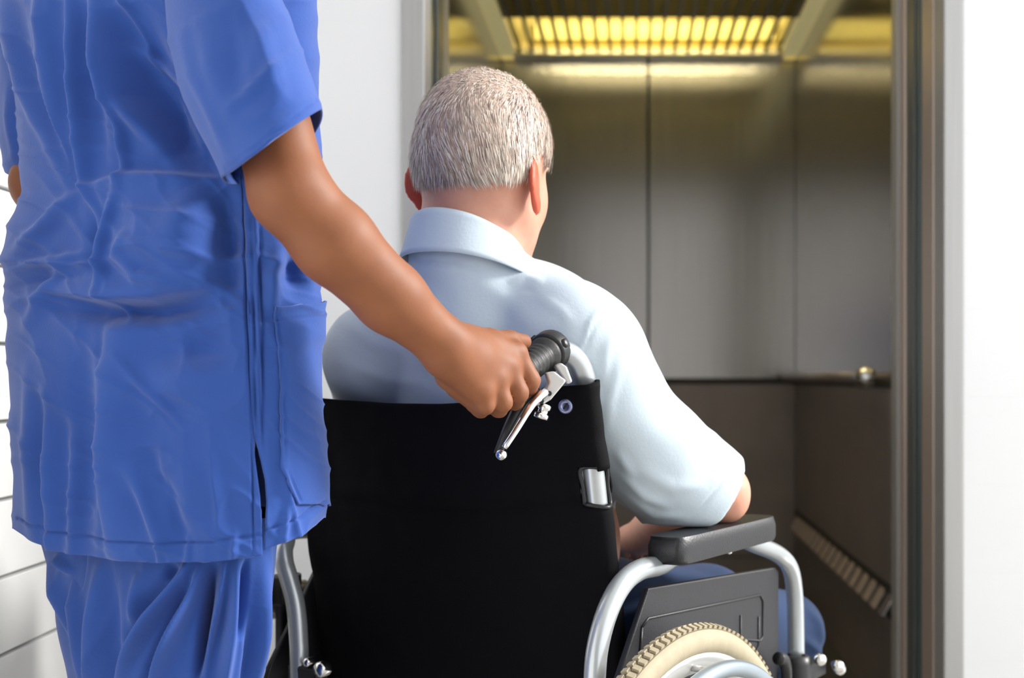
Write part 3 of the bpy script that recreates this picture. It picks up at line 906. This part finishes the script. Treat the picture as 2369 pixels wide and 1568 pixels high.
# hair: close cap grown from the scalp, with short strands on it
loc = MV-Hc; la = loc@hr_; lb_ = loc@hf_; lc = loc[:,2]
def hair_mask(la, lb_, lc):
    # hairline: nape low at the back, arched over the ears, receding at the front
    line = np.interp(lb_, [-.11,-.06,-.035,-.012,.012,.030,.05,.085], [-.016,-.016,-.008,.026,.030,.010,.030,.120])
    line = np.where(np.abs(la) < .045, np.interp(lb_, [-.11,-.05,.05,.085], [-.020,-.020,.06,.12]), line)
    return np.clip((lc-line)/.014, 0, 1)
r2 = (la/.086)**2+((lb_+.004)/.108)**2+((lc-.03)/.112)**2
ear_out = np.abs(la) > np.interp(lc, [-.05,.0,.05], [.070,.0750,.083])
hm = hair_mask(la, lb_, lc)*(r2 < 1.35)*(~ear_out)
keep = (hm[MF] > 0).all(1)
hf = MF[keep]
used, inv = np.unique(hf, return_inverse=True)
hv = MV[used].copy(); hn = MN[used]; hmk = hm[used]
str_ = noise3(np.stack([loc[used]@cr*1.0, loc[used]@cf*1.0, loc[used][:,2]*.35],1), 160, 2)
thick = .0062*np.clip(1.1-(lc[used]-.03)/.16, .45, 1)
hv += hn*((hmk*thick-.0012*(1-hmk))+hmk*.0011*str_+hmk*.0008*noise3(hv,70,5))[:,None]
cap = mk('hair', hv, inv.reshape(-1,4), M['hair_cap'], man_o)
props(cap, 'short thinning grey hair')
wgt = hmk**2*(np.abs(hn).sum(1) > 0); wgt /= wgt.sum()
NS = 17000
pick = RNG.choice(len(hv), NS, p=wgt)
b0 = hv[pick]+RNG.normal(0,.0012,(NS,3)); nn = hn[pick]; zrel = lc[used][pick]
flow = np.tile(-cz*1.0,(NS,1)) + (-cf*.55)[None]*np.clip((zrel-.02)/.08,0,1)[:,None]
flow += cr[None]*(np.sin(noise3(b0,16,6)*2.2)*.55)[:,None]+cf[None]*(noise3(b0,20,8)*.4)[:,None]
top = np.clip((zrel-.085)/.04,0,1)[:,None]
flow = flow*(1-top)+top*(cf[None]*.2+RNG.normal(0,.7,(NS,3)))
flow -= nn*(flow*nn).sum(1)[:,None]; flow /= np.linalg.norm(flow,axis=1)[:,None]
ln = np.clip(hmk[pick]*1.3,.45,1)*(.0075+.0085*np.clip((.10-zrel)/.08,0,1))*RNG.uniform(.6,1.15,NS)
lift = RNG.uniform(.10,.34,NS)
sdv = np.cross(flow, nn); wd = RNG.uniform(.00025,.00055,NS)
rowsV = []
for t, wq in ((0,1.),(.35,1.),(.7,.75),(1.,.12)):
    c = b0+flow*(ln*t)[:,None]+nn*(lift*ln*(t-.55*t*t)-.0006)[:,None]
    rowsV += [c-sdv*(wd*wq)[:,None], c+sdv*(wd*wq)[:,None]]
SV = np.stack(rowsV,1).reshape(-1,3)
q = np.array([[0,1,3,2],[2,3,5,4],[4,5,7,6]])
SF = (np.arange(NS)[:,None,None]*8+q[None]).reshape(-1,4)
st = mk('hair_strands', SV, SF, M['hair'], cap)
nape = np.clip((.030-zrel)/.05,0,1)*RNG.uniform(0,1,NS)*np.clip(.75-(la[used][pick])/.06,0,1)
redness(st, np.repeat(nape, 8))
props(st, None, None, None, 'stuff')
for s in (1,-1):
    MB().lathe(Hd(s*.031,.0915,.013), cf, [(.0075,-.004),(.0068,.001),(.004,.0035),(0,.0042)], 16).build('eye', M['eye'], man_o)

# polo shirt
sh = SDF((-.72,1.42,.50), (.26,2.02,1.13), .0032)
sh.ell(S(-.005,.14,.88), RC, (.185,.128,.19), .03)
sh.ell(S(-.02,.165,.70), RC, (.135,.140,.17), .04)
sh.ell(S(-.005,.095,.965), RC, (.150,.090,.105), .05)
sh.cone(C(.034,.020,1.062), C(.036,.045,1.00), .0690, .088, .02)
sh.cone(S(.0,.045,1.035), C(.105,.065,1.000), .058, .050, .03)
sh.cone(C(.105,.065,1.000), C(.190,.07,.948), .048, .066, .03)
sh.cone(S(.0,.045,1.035), C(-.05,.07,.995), .058, .050, .03)
sh.cone(C(-.05,.07,.995), C(-.150,.07,.948), .048, .066, .03)
NB = A(*C(.035,.020,1.06))
sh.chain([P(1318,778,1.565), P(1400,916,1.585), P(1518,1058,1.625), P(1592,1124,1.665), P(1690,1180,1.70)], [.070,.0695,.069,.0715,.066], .03, .02)
sh.chain([C(-.150,.07,.945), (C(-.15,.07,.945)+EL2)/2, EL2+cr*.04, EL2-cr*.05], [.070,.0695,.070,.066], .03, .02)
hp = P(1672,1148,1.665); hn_ = A(.80,.22,-.555); hn_ /= np.linalg.norm(hn_)
sh.cut(hp, hn_, .003, lo=(.03,1.5,.60), hi=(.3,2.0,.90))
sh.cut(EL2-cr*.012-cz*.03, (-cr*.8+cf*.2-cz*.55), .003, lo=(-.8,1.5,.6), hi=(C(-.23,.25,.7)[0],2.0,.90))
pz = .7285                                                     # sleeve rests on the pad
sh.cut(A(0,0,pz), A(0,0,-1), .012, lo=(.02,1.5,.60), hi=(.3,2.0,.80))
sh.cut(A(0,0,pz), A(0,0,-1), .012, lo=(-.72,1.5,.60), hi=(-.42,2.0,.80))
sh.cut(C(0,0,.56), A(0,0,-1), .01)
SV_, SF_ = sh.mesh(3)
# keep the shirt in front of the sling and out of the man's neck
SN = grid_normals(SV_, SF_)
bb = (SV_-CO)@cf; aa_ = (SV_-CO)@cr
lim = pb(SV_[:,2])-.010-.018*np.clip(1-(aa_/.2)**2,0,1)+.004
m_ = (SV_[:,2] < .90) & (np.abs(aa_) < .205)
push = np.where(m_, np.maximum(lim-bb,0), 0)
SV_ = SV_+cf[None]*push[:,None]
fold_shirt = [
    ('r',[(1175,655),(1215,640),(1260,650)],10,.004), ('r',[(1160,680),(1210,668),(1240,675)],9,-.003),
    ('s',[(1335,900),(1340,820),(1365,745),(1398,690)],34,.0035), ('r',[(1402,712),(1372,760),(1345,830),(1338,900)],4,-.0022),
    ('r',[(1420,760),(1400,830),(1395,900)],12,.003), ('r',[(1440,830),(1410,930),(1405,1010)],14,.0035),
    ('r',[(1425,1090),(1490,1150),(1560,1180)],11,.005), ('r',[(1440,1140),(1510,1190),(1600,1200)],10,.005),
    ('r',[(1420,1040),(1470,1110)],12,.004), ('r',[(1470,1080),(1560,1130),(1640,1120)],16,.004),
    ('r',[(1690,1075),(1662,1130),(1620,1180),(1580,1208)],3.5,-.0025), ('b',(1640,1010),(26,22),.006), ('r',[(1600,1000),(1660,1050),(1690,1070)],9,-.003),
    ('r',[(760,720),(860,790),(980,830)],18,.003), ('r',[(760,830),(900,880),(1000,890)],16,.003), ('r',[(1240,680),(1300,720),(1330,760)],14,.003),
    ('r',[(1100,640),(1180,700),(1250,780)],26,.004), ('r',[(960,600),(1040,610),(1110,630)],8,-.003), ('r',[(940,640),(1000,690),(1030,740)],18,.003)]
dsp = .75*folds(SV_, SN, fold_shirt)+.0022*noise3(SV_,9,1)+.0009*noise3(SV_,28,2)
SV_ = SV_+SN*dsp[:,None]
shirt = mk('polo_shirt', SV_, SF_, M['shirt'], man_o)
props(shirt, 'pale blue short-sleeved polo shirt')
# collar: stand, roll and fall
na = 96; prof = 15; cv = []
for i in range(prof):
    t = i/(prof-1)
    for j in range(na):
        al = 2*math.pi*j/na
        back_ = (1-math.sin(al))/2                             # 1 at the nape, 0 at the throat
        zt = 1.036+.084*back_**.75
        fall = .030+.021*back_
        if t < .3:   rr, z = .0635+.001*(t/.3), zt-.020*(1-t/.3)
        elif t < .45:
            q_ = (t-.3)/.15*math.pi; rr, z = .0668-.0023*math.cos(q_), zt+.0023*math.sin(q_)
        else:
            q_ = (t-.45)/.55; rr, z = .0692+.017*q_**1.2*(1-.3*back_), zt-fall*q_
        rx = rr*1.02; ry = rr*1.06
        c = C(.036,.022-.018*back_*0+.010*(1-back_),0)
        cv.append(c+cr*rx*math.cos(al)+cf*ry*math.sin(al)+cz*z)
cv = np.array(cv); cfF = grid_faces(prof, na, True)
cN = grid_normals(cv, cfF)
cv = cv+cN*(.0012*noise3(cv,30,4))[:,None]
solid(mk('collar', cv, cfF, M['shirt'], shirt), .0022, 0)

# jeans and shoes
je = SDF((-.62,1.55,.05), (.52,2.55,.70), .005)
je.ell(C(.03,.17,.60), RC, (.185,.13,.095), .03)
for s in (1,-1):
    hipj = C(.03+s*.09,.20,.590); kn = C(.03+s*.150,.685,.502) if s > 0 else C(-.13,.66,.502); an = C(.03+s*.10,.70,.19)
    je.chain([hipj, (hipj+kn)/2+cz*.012, kn, (kn+an)/2, an], [.085,.078,.060,.056,.050], .03, .02)
je.cut(A(0,0,.145), A(0,0,-1), .004)
JV, JF = je.mesh(2); JN = grid_normals(JV, JF)
jf = [('r',[(1860,1400),(1890,1440),(1905,1500)],8,.005),('r',[(1850,1470),(1885,1500),(1905,1540)],9,.006),('r',[(1860,1530),(1900,1560)],8,-.005)]
JV = JV+JN*(folds(JV,JN,jf)+.003*noise3(JV,14,3))[:,None]
props(mk('jeans', JV, JF, M['jeans'], man_o), 'blue jeans')
for s in (1,-1):
    so = SDF((-.62,1.9,.10), (.5,2.7,.30), .005)
    an = C(.03+s*.10,.70,.165)
    so.cone(an-cf*.03, an+cf*.13-cz*.005, .038, .034, .02); so.cone(an+cz*.04, an, .045, .045, .02)
    so.cut(A(0,0,.1275), A(0,0,-1), .004)
    v_, f_ = so.mesh(2); props(mk('shoe', v_, f_, M['black_plastic'], man_o), 'dark shoe')

# ------------------------------------------------------------------ nurse
NF, NR = A(.77,.64,0), A(.64,-.77,0)
nu = SDF((-.86,1.02,.84), (-.02,1.74,1.74), .003)
SHR = P(535,-50,1.26); ELR = P(672,448,1.195); WRI = P(1030,798,1.300)
fm = P(775,562,1.215)
nu.chain([SHR, P(605,200,1.215), ELR, fm, P(905,690,1.255), WRI], [.040,.0362,.0365,.0382,.0335,.0250], .02, .012)
# hand closed on the grip
MCP = [P(1192,822,1.388), P(1172,853,1.368), P(1146,884,1.348), P(1113,910,1.330)]
PIP = [P(1226,880,1.392), P(1198,908,1.370), P(1162,930,1.348), P(1122,938,1.332)]
DIP = [P(1222,905,1.418), P(1192,928,1.396), P(1154,946,1.372), P(1112,948,1.352)]
TIP = [P(1200,900,1.440), P(1172,922,1.418), P(1132,936,1.394), P(1092,936,1.372)]
RAD = [(.0132,.0118,.0100,.0088),(.0134,.0120,.0102,.0090),(.0128,.0112,.0098,.0086),(.0118,.0102,.0090,.0078)]
BASE = [P(1070,790,1.335), P(1058,802,1.318), P(1046,816,1.306), P(1035,832,1.300)]
nu.cone(WRI, P(1085,830,1.330), .0255, .026, .014)
for b_, m_ in zip(BASE, MCP): nu.cone(b_, m_, .0190, .0135, .014)
nu.cone(P(1085,830,1.345), P(1150,862,1.372), .022, .020, .014)                 # palm body
for m_, p_, d_, t_, r_ in zip(MCP, PIP, DIP, TIP, RAD):
    nu.chain([m_,p_,d_,t_], r_, .0035, .0025)
    nu.ell(m_+A(.001,-.003,.004), np.eye(3), (.0115,.0115,.0115), .006)          # knuckle
nu.cone(P(1040,868,1.330), P(1100,918,1.345), .016, .014, .008)                  # heel of the hand
nu.cone(P(1050,898,1.345), P(1104,936,1.352), .0095, .0095, .003)
nu.chain([P(1070,800,1.335), P(1130,789,1.368), P(1178,786,1.398), P(1214,790,1.425)], [.017,.0130,.0105,.0085], .012, .005)  # thumb
for m_, b_ in zip(MCP[:3], BASE[:3]):                                            # tendons
    nu.cone(b_*.45+m_*.55+A(0,-.0115,.006), m_+A(0,-.0075,.003), .0038, .0045, .010)
# other arm, reaching to the far handle
SHL = A(-.625,1.535,1.355); ELL = P(112,425,1.50); HL = C(-.232,-.055,.945)
nu.chain([SHL, (SHL+ELL)/2, ELL, (ELL+HL)/2, HL], [.046,.040,.040,.036,.025], .02, .012)
sh_ = C(-.225,0,0)-C(.225,0,0)
for m_, p_, d_, t_, r_ in zip(MCP, PIP, DIP, TIP, RAD):
    nu.chain([m_+sh_,p_+sh_,d_+sh_,t_+sh_], r_, .0035, .0025); nu.cone(HL, m_+sh_, .022, .013, .012)
nu.chain([HL, P(1130,789,1.368)+sh_, P(1214,790,1.425)+sh_], [.016,.012,.0085], .012, .005)
# trunk, neck and head (above the picture)
ct = P(385,300,1.40)
RN = [NR,NF,cz]
nu.ell(A(ct[0],ct[1],1.15), RN, (.10,.07,.20), .03)
nu.ell(A(ct[0],ct[1],.98), RN, (.11,.08,.10), .03)
for q_ in (SHR,SHL): nu.cone(A(ct[0],ct[1],1.34), q_, .040, .038, .03)
nk = A(ct[0],ct[1],1.36)
nu.chain([nk, nk+cz*.11+NF*.01], [.056,.048], .03)
nh = nk+cz*.205+NF*.025
nu.ell(nh+cz*.03-NF*.012, RN, (.070,.088,.082), .02); nu.ell(nh+NF*.025-cz*.03, RN, (.056,.060,.075), .02)
nu.cone(nh+NF*.080+cz*.01, nh+NF*.098-cz*.022, .006, .009, .006)
for s in (1,-1):
    nu.ell(nh+NR*s*.028+NF*.083+cz*.012, RN, (.013,.009,.008), .006, sub=True)
    nu.ell(nh+NR*s*.071-NF*.002-cz*.004, [NR,NF,cz], (.006,.016,.028), .004)
nu.cone(nh+NR*-.016+NF*.078-cz*.052, nh+NR*.016+NF*.078-cz*.052, .006, .006, .004)
NV, NFc = nu.mesh(2)
nurse = mk('person', NV, NFc, M['skin_nurse'], None, True, origin=(ct[0],ct[1],0))
props(nurse, 'nurse in blue scrubs standing and holding the wheelchair push handle', 'person')
# hair of the nurse
hh = SDF(tuple(nh-.16), tuple(nh+.17), .004)
hh.ell(nh+cz*.036-NF*.020, RN, (.078,.092,.086), .02); hh.ell(nh-NF*.095+cz*.01, RN, (.038,.036,.038), .015)
hh.ell(nh+NF*.075-cz*.035, RN, (.075,.075,.085), .02, sub=True)
v_, f_ = hh.mesh(2); props(mk('hair', v_, f_, M['dark_hair'], nurse), 'dark hair tied in a bun')

# --- scrub top: panels shaped row by row, folds raised on the cloth
Ly = [(-170,260),(-120,150),(-60,40),(0,8),(100,16),(204,34),(300,44),(440,54),(475,46),(520,26),(600,18),(800,15),(900,22),(1000,30),(1100,37),(1200,38),(1320,36)]
Ry = [(-170,540),(-120,640),(-60,705),(0,733),(100,738),(200,742),(340,744),(500,736),(690,737),(800,738),(900,741),(1000,745),(1100,749),(1195,753),(1320,756)]
def Lf(y): return np.interp(y, [a for a,_ in Ly], [b for _,b in Ly])
def Rf(y): return np.interp(y, [a for a,_ in Ry], [b for _,b in Ry])
def torso(th, y):
    L, R = Lf(y), Rf(y); cx, hw = (L+R)/2, (R-L)/2
    dep = np.interp(y, [-170,-100,0,300,560,900,1300], [.05,.10,.135,.140,.140,.152,.158])
    sk = .058*hw/360
    ct_, st_ = np.cos(th), np.sin(th)
    ex = np.sign(ct_)*np.abs(ct_)**.92
    D = 1.40-dep*np.sign(st_)*np.abs(st_)**.95-sk*ct_
    px = cx+hw*ex
    Dm = 1.40-sk*ct_-.35*(1.40-sk*ct_-D)                      # rows stay close to level away from the eye
    X = (px-VX)*D/F
    Z = CZ+(VY-y)*np.where(st_ > 0, D, Dm*.6+1.4*.4)/F
    return np.stack([X,D,Z],-1)
def th_of(px, y):
    L, R = Lf(y), Rf(y); c = np.clip((px-(L+R)/2)/((R-L)/2), -1, 1)
    return np.arccos(np.sign(c)*np.abs(c)**(1/.92))
hem_b = [(-50,1222),(40,1222),(75,1246),(120,1270),(180,1282),(250,1291),(370,1301),(500,1297),(608,1283),(640,1276)]
hem_f = [(600,1272),(612,1268),(660,1252),(700,1236),(735,1214),(752,1195),(800,1193)]
sb = [(-170,520),(0,545),(400,556),(500,562),(750,575),(1000,584),(1060,590),(1150,602),(1230,606),(1300,608)]
sf = [(-170,520),(0,545),(400,556),(500,562),(750,575),(1000,584),(1050,600),(1110,614),(1160,618),(1210,616),(1270,611),(1300,610)]
itp = lambda t, tab: np.interp(t, [a for a,_ in tab], [b for _,b in tab])
fold_top = [
 ('r',[(0,-60),(50,200),(80,270),(175,470)],13,.007), ('r',[(30,-60),(75,190),(110,300),(200,470)],22,-.007),
 ('r',[(162,-120),(176,204),(204,408),(250,540),(250,690)],12,.010), ('r',[(205,-120),(210,204),(240,420)],20,-.008),
 ('r',[(230,40),(286,306),(300,470)],11,.009), ('r',[(130,-100),(140,150),(165,400)],20,-.006), ('r',[(95,-100),(105,120),(135,330)],14,.006),
 ('r',[(190,-120),(286,230),(377,347),(450,430)],24,.016), ('r',[(290,10),(350,170),(420,330),(520,430)],52,-.032),
 ('r',[(280,90),(370,160),(480,240)],15,.010), ('r',[(330,150),(390,240),(440,360)],16,.007),
 ('s',[(170,452),(296,408),(400,410),(560,418)],70,.011), ('r',[(290,430),(262,561),(256,700)],11,.008), ('r',[(228,450),(236,640)],16,-.006),
 ('b',(400,560),(105,85),.020), ('s',[(500,664),(360,690),(255,694),(100,668)],50,.018), ('r',[(100,700),(255,722),(380,716),(510,694)],26,-.016),
 ('r',[(330,530),(308,600),(350,645),(460,668)],16,.007), ('r',[(250,670),(280,720),(310,750)],8,.005),
 ('r',[(0,636),(102,607),(230,585)],9,.005), ('r',[(10,668),(110,640),(220,640)],12,-.004), ('r',[(190,435),(110,520),(30,600)],16,.008), ('r',[(180,580),(110,680),(60,780)],16,.006),
 ('r',[(292,690),(272,900),(264,1330)],48,.018), ('r',[(238,720),(240,1000),(246,1330)],16,-.008), ('r',[(180,740),(195,1000),(200,1330)],40,-.012),
 ('r',[(66,820),(85,1290)],16,.006), ('r',[(112,880),(130,1320)],13,.006), ('r',[(160,960),(172,1330)],12,.005), ('r',[(92,880),(105,1290)],12,-.005), ('r',[(142,930),(150,1320)],12,-.004),
 ('r',[(280,810),(350,900),(440,1000)],10,.004), ('r',[(310,1060),(345,1150),(390,1290)],15,.008), ('r',[(340,1030),(400,1150),(440,1290)],20,-.007), ('b',(470,800),(80,36),-.010), ('b',(430,880),(110,50),.008), ('b',(440,1100),(90,90),.006),
 ('r',[(508,400),(524,540),(532,720)],34,-.016), ('b',(460,520),(45,90),.009), ('r',[(400,585),(500,605),(600,585)],10,.003), ('r',[(400,625),(500,660),(590,720)],14,.004),
 ('r',[(561,440),(569,700),(578,900),(584,1040)],2.6,-.0042), ('r',[(583,480),(590,800),(592,1060)],2.4,-.003), ('r',[(598,480),(605,760),(607,1060)],3,-.0042), ('r',[(590,440),(598,760),(600,1060)],7,.003),
 ('r',[(580,1000),(584,1100),(586,1300)],2.4,-.0026),
 ('r',[(50,1198),(120,1228),(250,1248),(370,1257),(500,1251),(606,1238)],2.8,-.0024,1), ('r',[(614,1226),(660,1210),(700,1195),(745,1160)],2.8,-.0022,1),
 ('b',(690,630),(32,48),-.014), ('r',[(650,560),(628,640),(630,730)],16,.008), ('r',[(695,570),(722,680)],12,.006),
 ('r',[(120,1290),(124,1225)],8,.003), ('r',[(372,1330),(382,1235)],8,.004), ('r',[(440,1330),(434,1230)],8,.003), ('r',[(540,1320),(546,1220)],9,.003), ('r',[(655,1280),(668,1150)],9,.004),
]
def tunic_relief(V, N):
    x, y = proj(V)
    up = np.clip((430-y)/120,0,1); lo = np.clip((y-950)/200,0,1); wa = np.exp(-((y-600)/130)**2); mid = np.clip(1-up-lo,0,1)
    w = .0050*up*wrinkles(V,72,420,95,3)+.0045*lo*wrinkles(V,86,380,70,5)+.0042*wa*wrinkles(V,8,230,70,7)+.0030*mid*wrinkles(V,52,200,75,9)+.0016*wrinkles(V,30,120,38,11)
    return 1.45*folds(V,N,fold_top)+1.35*w+.0018*noise3(V,7,1)+.0006*noise3(V*A(1,1,.6),30,2)
def panel(name, edge, hem, th_far, nc, nr, sgn, parent, ystart=-170):
    v = np.linspace(0,1,nr)[:,None]; u = np.linspace(0,1,nc)[None,:]
    y = ystart+v*(1270-ystart)+0*u
    for _ in range(3):
        t0 = th_of(itp(y, edge), y)
        th = t0+(th_far-t0)*u
        L, R = Lf(y), Rf(y); px = (L+R)/2+(R-L)/2*np.cos(th)
        near = np.sin(th) > 0
        hy = np.where(near, itp(px, hem), hem[1][1] if sgn > 0 else hem[-1][1])
        y = ystart+v*(hy-ystart)
    V = torso(th.ravel(), y.ravel())
    Fs = grid_faces(nr, nc)
    if sgn < 0: Fs = Fs[:,::-1]
    N = grid_normals(V, Fs)
    if (N*(V-A(ct[0],1.40,1.0))).sum(1).mean() < 0: Fs = Fs[:,::-1]; N = -N
    dd = tunic_relief(V,N)
    V = V+N*dd[:,None]
    return V, Fs, N
V, Fs, N = panel('b', sb, hem_b, math.radians(236), 330, 330, 1, None)
topo = mk('scrub_top', V, Fs, M['scrub'], nurse); solid(topo, .0022, -1)
topo['label'] = 'blue scrub tunic with a side slit'
V, Fs, N = panel('f', sf, hem_f, math.radians(-124), 200, 300, -1, None)
V = V-N*.0012
solid(mk('front_panel', V, Fs, M['scrub'], topo), .0022, -1)
# pocket on the front panel
nr, nc = 110, 90
pe = [(700,631),(760,637),(820,641),(900,647),(1080,647),(1120,664),(1166,688)]
yy_ = np.linspace(0,1,nr)[:,None]; uu = np.linspace(0,1,nc)[None,:]
y = 712+(1166-712)*yy_+0*uu
t0 = th_of(itp(y, pe), y); th = t0+(math.radians(-55)-t0)*uu
px = (Lf(y)+Rf(y))/2+(Rf(y)-Lf(y))/2*np.cos(th)
y = y-np.clip((px-640)/95,0,1)*13*(1-yy_)
V = torso(th.ravel(), y.ravel()); Fs = grid_faces(nr,nc); N = grid_normals(V,Fs)
if (N*(V-A(ct[0],1.40,1.0))).sum(1).mean() < 0: Fs = Fs[:,::-1]; N = -N
dd = tunic_relief(V,N)
dd = dd+.0024+.0022*np.repeat(np.exp(-(yy_[:,0]*454/10)**2), nc)+folds(V,N,[('r',[(639,720),(645,800),(655,900),(656,1076),(694,1158)],2.6,-.002,1),('r',[(635,742),(690,735),(740,728)],2.6,-.0015,1)])
solid(mk('pocket', V+N*dd[:,None], Fs, M['scrub'], topo), .0024, -1)
# right sleeve
def sleeve(name, rings, specs, nrow=70, na=160):
    """rings: (left px, right px, near bulge px, far bulge px, centre depth, half depth, depth at right minus centre)"""
    th = np.linspace(0,2*math.pi,na,endpoint=False)
    R = []
    for (L,Rr,nb,fb,D,dd,dr) in rings:
        L=A(*L);Rr=A(*Rr);c=(L+Rr)/2;h=(Rr-L)/2
        b = np.where(np.sin(th)[:,None] > 0, A(*nb)[None], -A(*fb)[None])
        p = c[None]+h[None]*np.cos(th)[:,None]+b*np.sin(th)[:,None]
        dp = D-dd*np.sin(th)+dr*np.cos(th)
        R.append(np.stack([(p[:,0]-VX)*dp/F, dp, CZ+(VY-p[:,1])*dp/F],1))
    R = np.array(R)
    pts = [R[i].ravel() for i in range(len(R))]
    out, _ = catmull(pts, [0]*len(pts), max(2,nrow//(len(R)-1)))
    V = np.array(out).reshape(-1,3); nr = len(out)
    Fs = grid_faces(nr, na, True); N = grid_normals(V,Fs)
    cen = np.repeat(np.array(out).reshape(nr,na,3).mean(1), na, 0)
    if (N*(V-cen)).sum(1).mean() < 0: Fs = Fs[:,::-1]; N = -N
    V = V+N*(1.2*folds(V,N,specs)+.0022*noise3(V,12,4)+.0030*wrinkles(V,70,300,110,13)+.0016*wrinkles(V,-38,160,50,15))[:,None]
    return solid(mk(name, V, Fs, M['scrub'], topo), .0022, -1)
sl_specs = [('r',[(420,60),(450,160),(500,280),(530,380)],14,.004), ('r',[(680,120),(600,195),(520,260)],12,.005),
 ('r',[(540,20),(545,150),(560,260)],26,-.004), ('r',[(470,20),(490,150),(530,300)],24,.004), ('r',[(600,40),(620,140),(640,250)],26,.004),
 ('r',[(520,392),(570,362),(640,305),(728,235)],2.6,-.0018,1)]
sleeve('sleeve', [((440,-232),(520,-238),(0,-4),(0,-4),1.345,.020,0),((425,-205),(560,-215),(0,-6),(0,-6),1.31,.050,0),((404,-150),(592,-158),(0,-6),(0,-6),1.275,.066,-.008),((383,-60),(612,-80),(0,-4),(0,4),1.255,.070,-.01),((386,0),(642,-20),(0,-4),(0,8),1.245,.074,-.008),((404,110),(682,80),(0,-4),(4,16),1.232,.076,-.004),
  ((448,260),(714,170),(0,-4),(14,34),1.220,.076,0),((484,345),(728,218),(0,-4),(22,46),1.214,.076,.002),((512,411),(740,254),(0,-3),(26,52),1.208,.076,.004)], sl_specs)
# left sleeve, mostly behind the back
sleeve('sleeve', [((230,-215),(330,-215),(0,0),(0,0),1.47,.02,0),((150,-160),(340,-160),(0,0),(0,0),1.52,.05,0),((40,-60),(300,-60),(0,0),(0,0),1.545,.062,0),((2,0),(290,0),(0,4),(0,4),1.54,.066,0),((-4,120),(275,130),(0,6),(0,6),1.53,.066,0),((-4,260),(250,280),(0,10),(0,8),1.52,.066,0),((4,352),(235,380),(0,14),(0,10),1.515,.066,0),((10,396),(228,424),(0,16),(0,10),1.512,.066,0)],
  [('r',[(20,180),(30,300),(40,390)],12,.005)], 40, 90)

# --- trousers
def leg(name, tab, D, dep, specs, parent, nr=260, na=360, seed=0):
    th = np.linspace(0,2*math.pi,na,endpoint=False)[None,:]
    ys = [t[0] for t in tab]
    y = np.concatenate([np.linspace(ys[0],1700,nr-60), np.linspace(1712,ys[-1],60)])[:,None]
    L = np.interp(y,ys,[t[1] for t in tab]); R = np.interp(y,ys,[t[2] for t in tab])
    dp = D-dep*np.interp(y,ys,[t[3] for t in tab])*np.sin(th)-.03*np.cos(th)
    px = (L+R)/2+(R-L)/2*np.cos(th)
    X = (px-VX)*dp/F; Z = CZ+(VY-y)*D/F+0*th
    V = np.stack([X,dp+0*X,Z],-1).reshape(-1,3)
    Fs = grid_faces(len(y), na, True); N = grid_normals(V,Fs)
    cen = np.repeat(V.reshape(len(y),na,3).mean(1), na, 0)
    if (N*(V-cen)).sum(1).mean() < 0: Fs = Fs[:,::-1]; N = -N
    V = V+N*(1.7*folds(V,N,specs)+.004*noise3(V*A(1,1,.3),14,seed)+.0040*wrinkles(V,96,420,60,seed+21))[:,None]
    return mk(name, V, Fs, M['scrub'], parent)
sp = [('r',[(462,1270),(365,1418),(313,1507),(262,1610)],14,.016), ('r',[(430,1300),(345,1400),(290,1500),(230,1610)],20,-.012), ('r',[(478,1280),(438,1402),(376,1564),(355,1640)],11,.016), ('r',[(455,1330),(405,1430),(350,1540),(320,1620)],10,-.012),
 ('r',[(500,1300),(478,1430),(455,1600)],13,-.018), ('r',[(520,1285),(505,1380),(480,1500),(462,1620)],10,.009), ('r',[(548,1270),(530,1450),(508,1640)],12,.013), ('r',[(566,1280),(556,1380),(548,1480)],9,-.010),
 ('r',[(605,1270),(590,1450),(575,1640)],14,.009), ('r',[(583,1400),(570,1520),(560,1640)],10,-.007), ('r',[(186,1275),(190,1450),(200,1640)],7,.008), ('r',[(238,1285),(226,1430),(214,1640)],13,.009), ('r',[(262,1290),(255,1450),(245,1640)],13,-.006),
 ('r',[(320,1320),(305,1440),(292,1490)],12,.006), ('r',[(400,1300),(385,1350)],12,-.005)]
tr = leg('trousers', [(1180,172,640,.9),(1250,172,646,1),(1300,176,642,1),(1450,180,624,1),(1568,184,604,1),(1800,205,575,.95),(2200,245,545,.85),(2790,265,535,.85)], 1.385, .118, sp, nurse)
props(tr, 'blue scrub trousers')
leg('trouser_leg', [(1180,90,330,.9),(1250,90,335,1),(1330,108,340,1),(1450,130,350,1),(1568,154,360,1),(1800,185,380,.95),(2200,215,400,.85),(2700,235,405,.85)], 1.455, .11,
    [('r',[(110,1290),(150,1400),(175,1480)],10,.007),('r',[(95,1290),(140,1430),(165,1560)],10,-.005),('r',[(130,1280),(170,1330)],8,.006)], tr, 200, 200, seed=4)
for (px_, D_) in ((400,1.385),(320,1.455)):
    c = P(px_, VY+F*CZ/D_, D_); c[2] = 0
    so = SDF(tuple(c+A(-.2,-.2,-.02)), tuple(c+A(.25,.25,.14)), .005)
    so.cone(c+cz*.035-NF*.04, c+cz*.032+NF*.13, .040, .036, .02); so.cone(c+cz*.07, c+cz*.03, .045, .045, .02)
    so.cut(A(0,0,.002), A(0,0,-1), .004)
    v_, f_ = so.mesh(2); props(mk('shoe', v_, f_, M['shoe'], nurse), 'white work shoe')
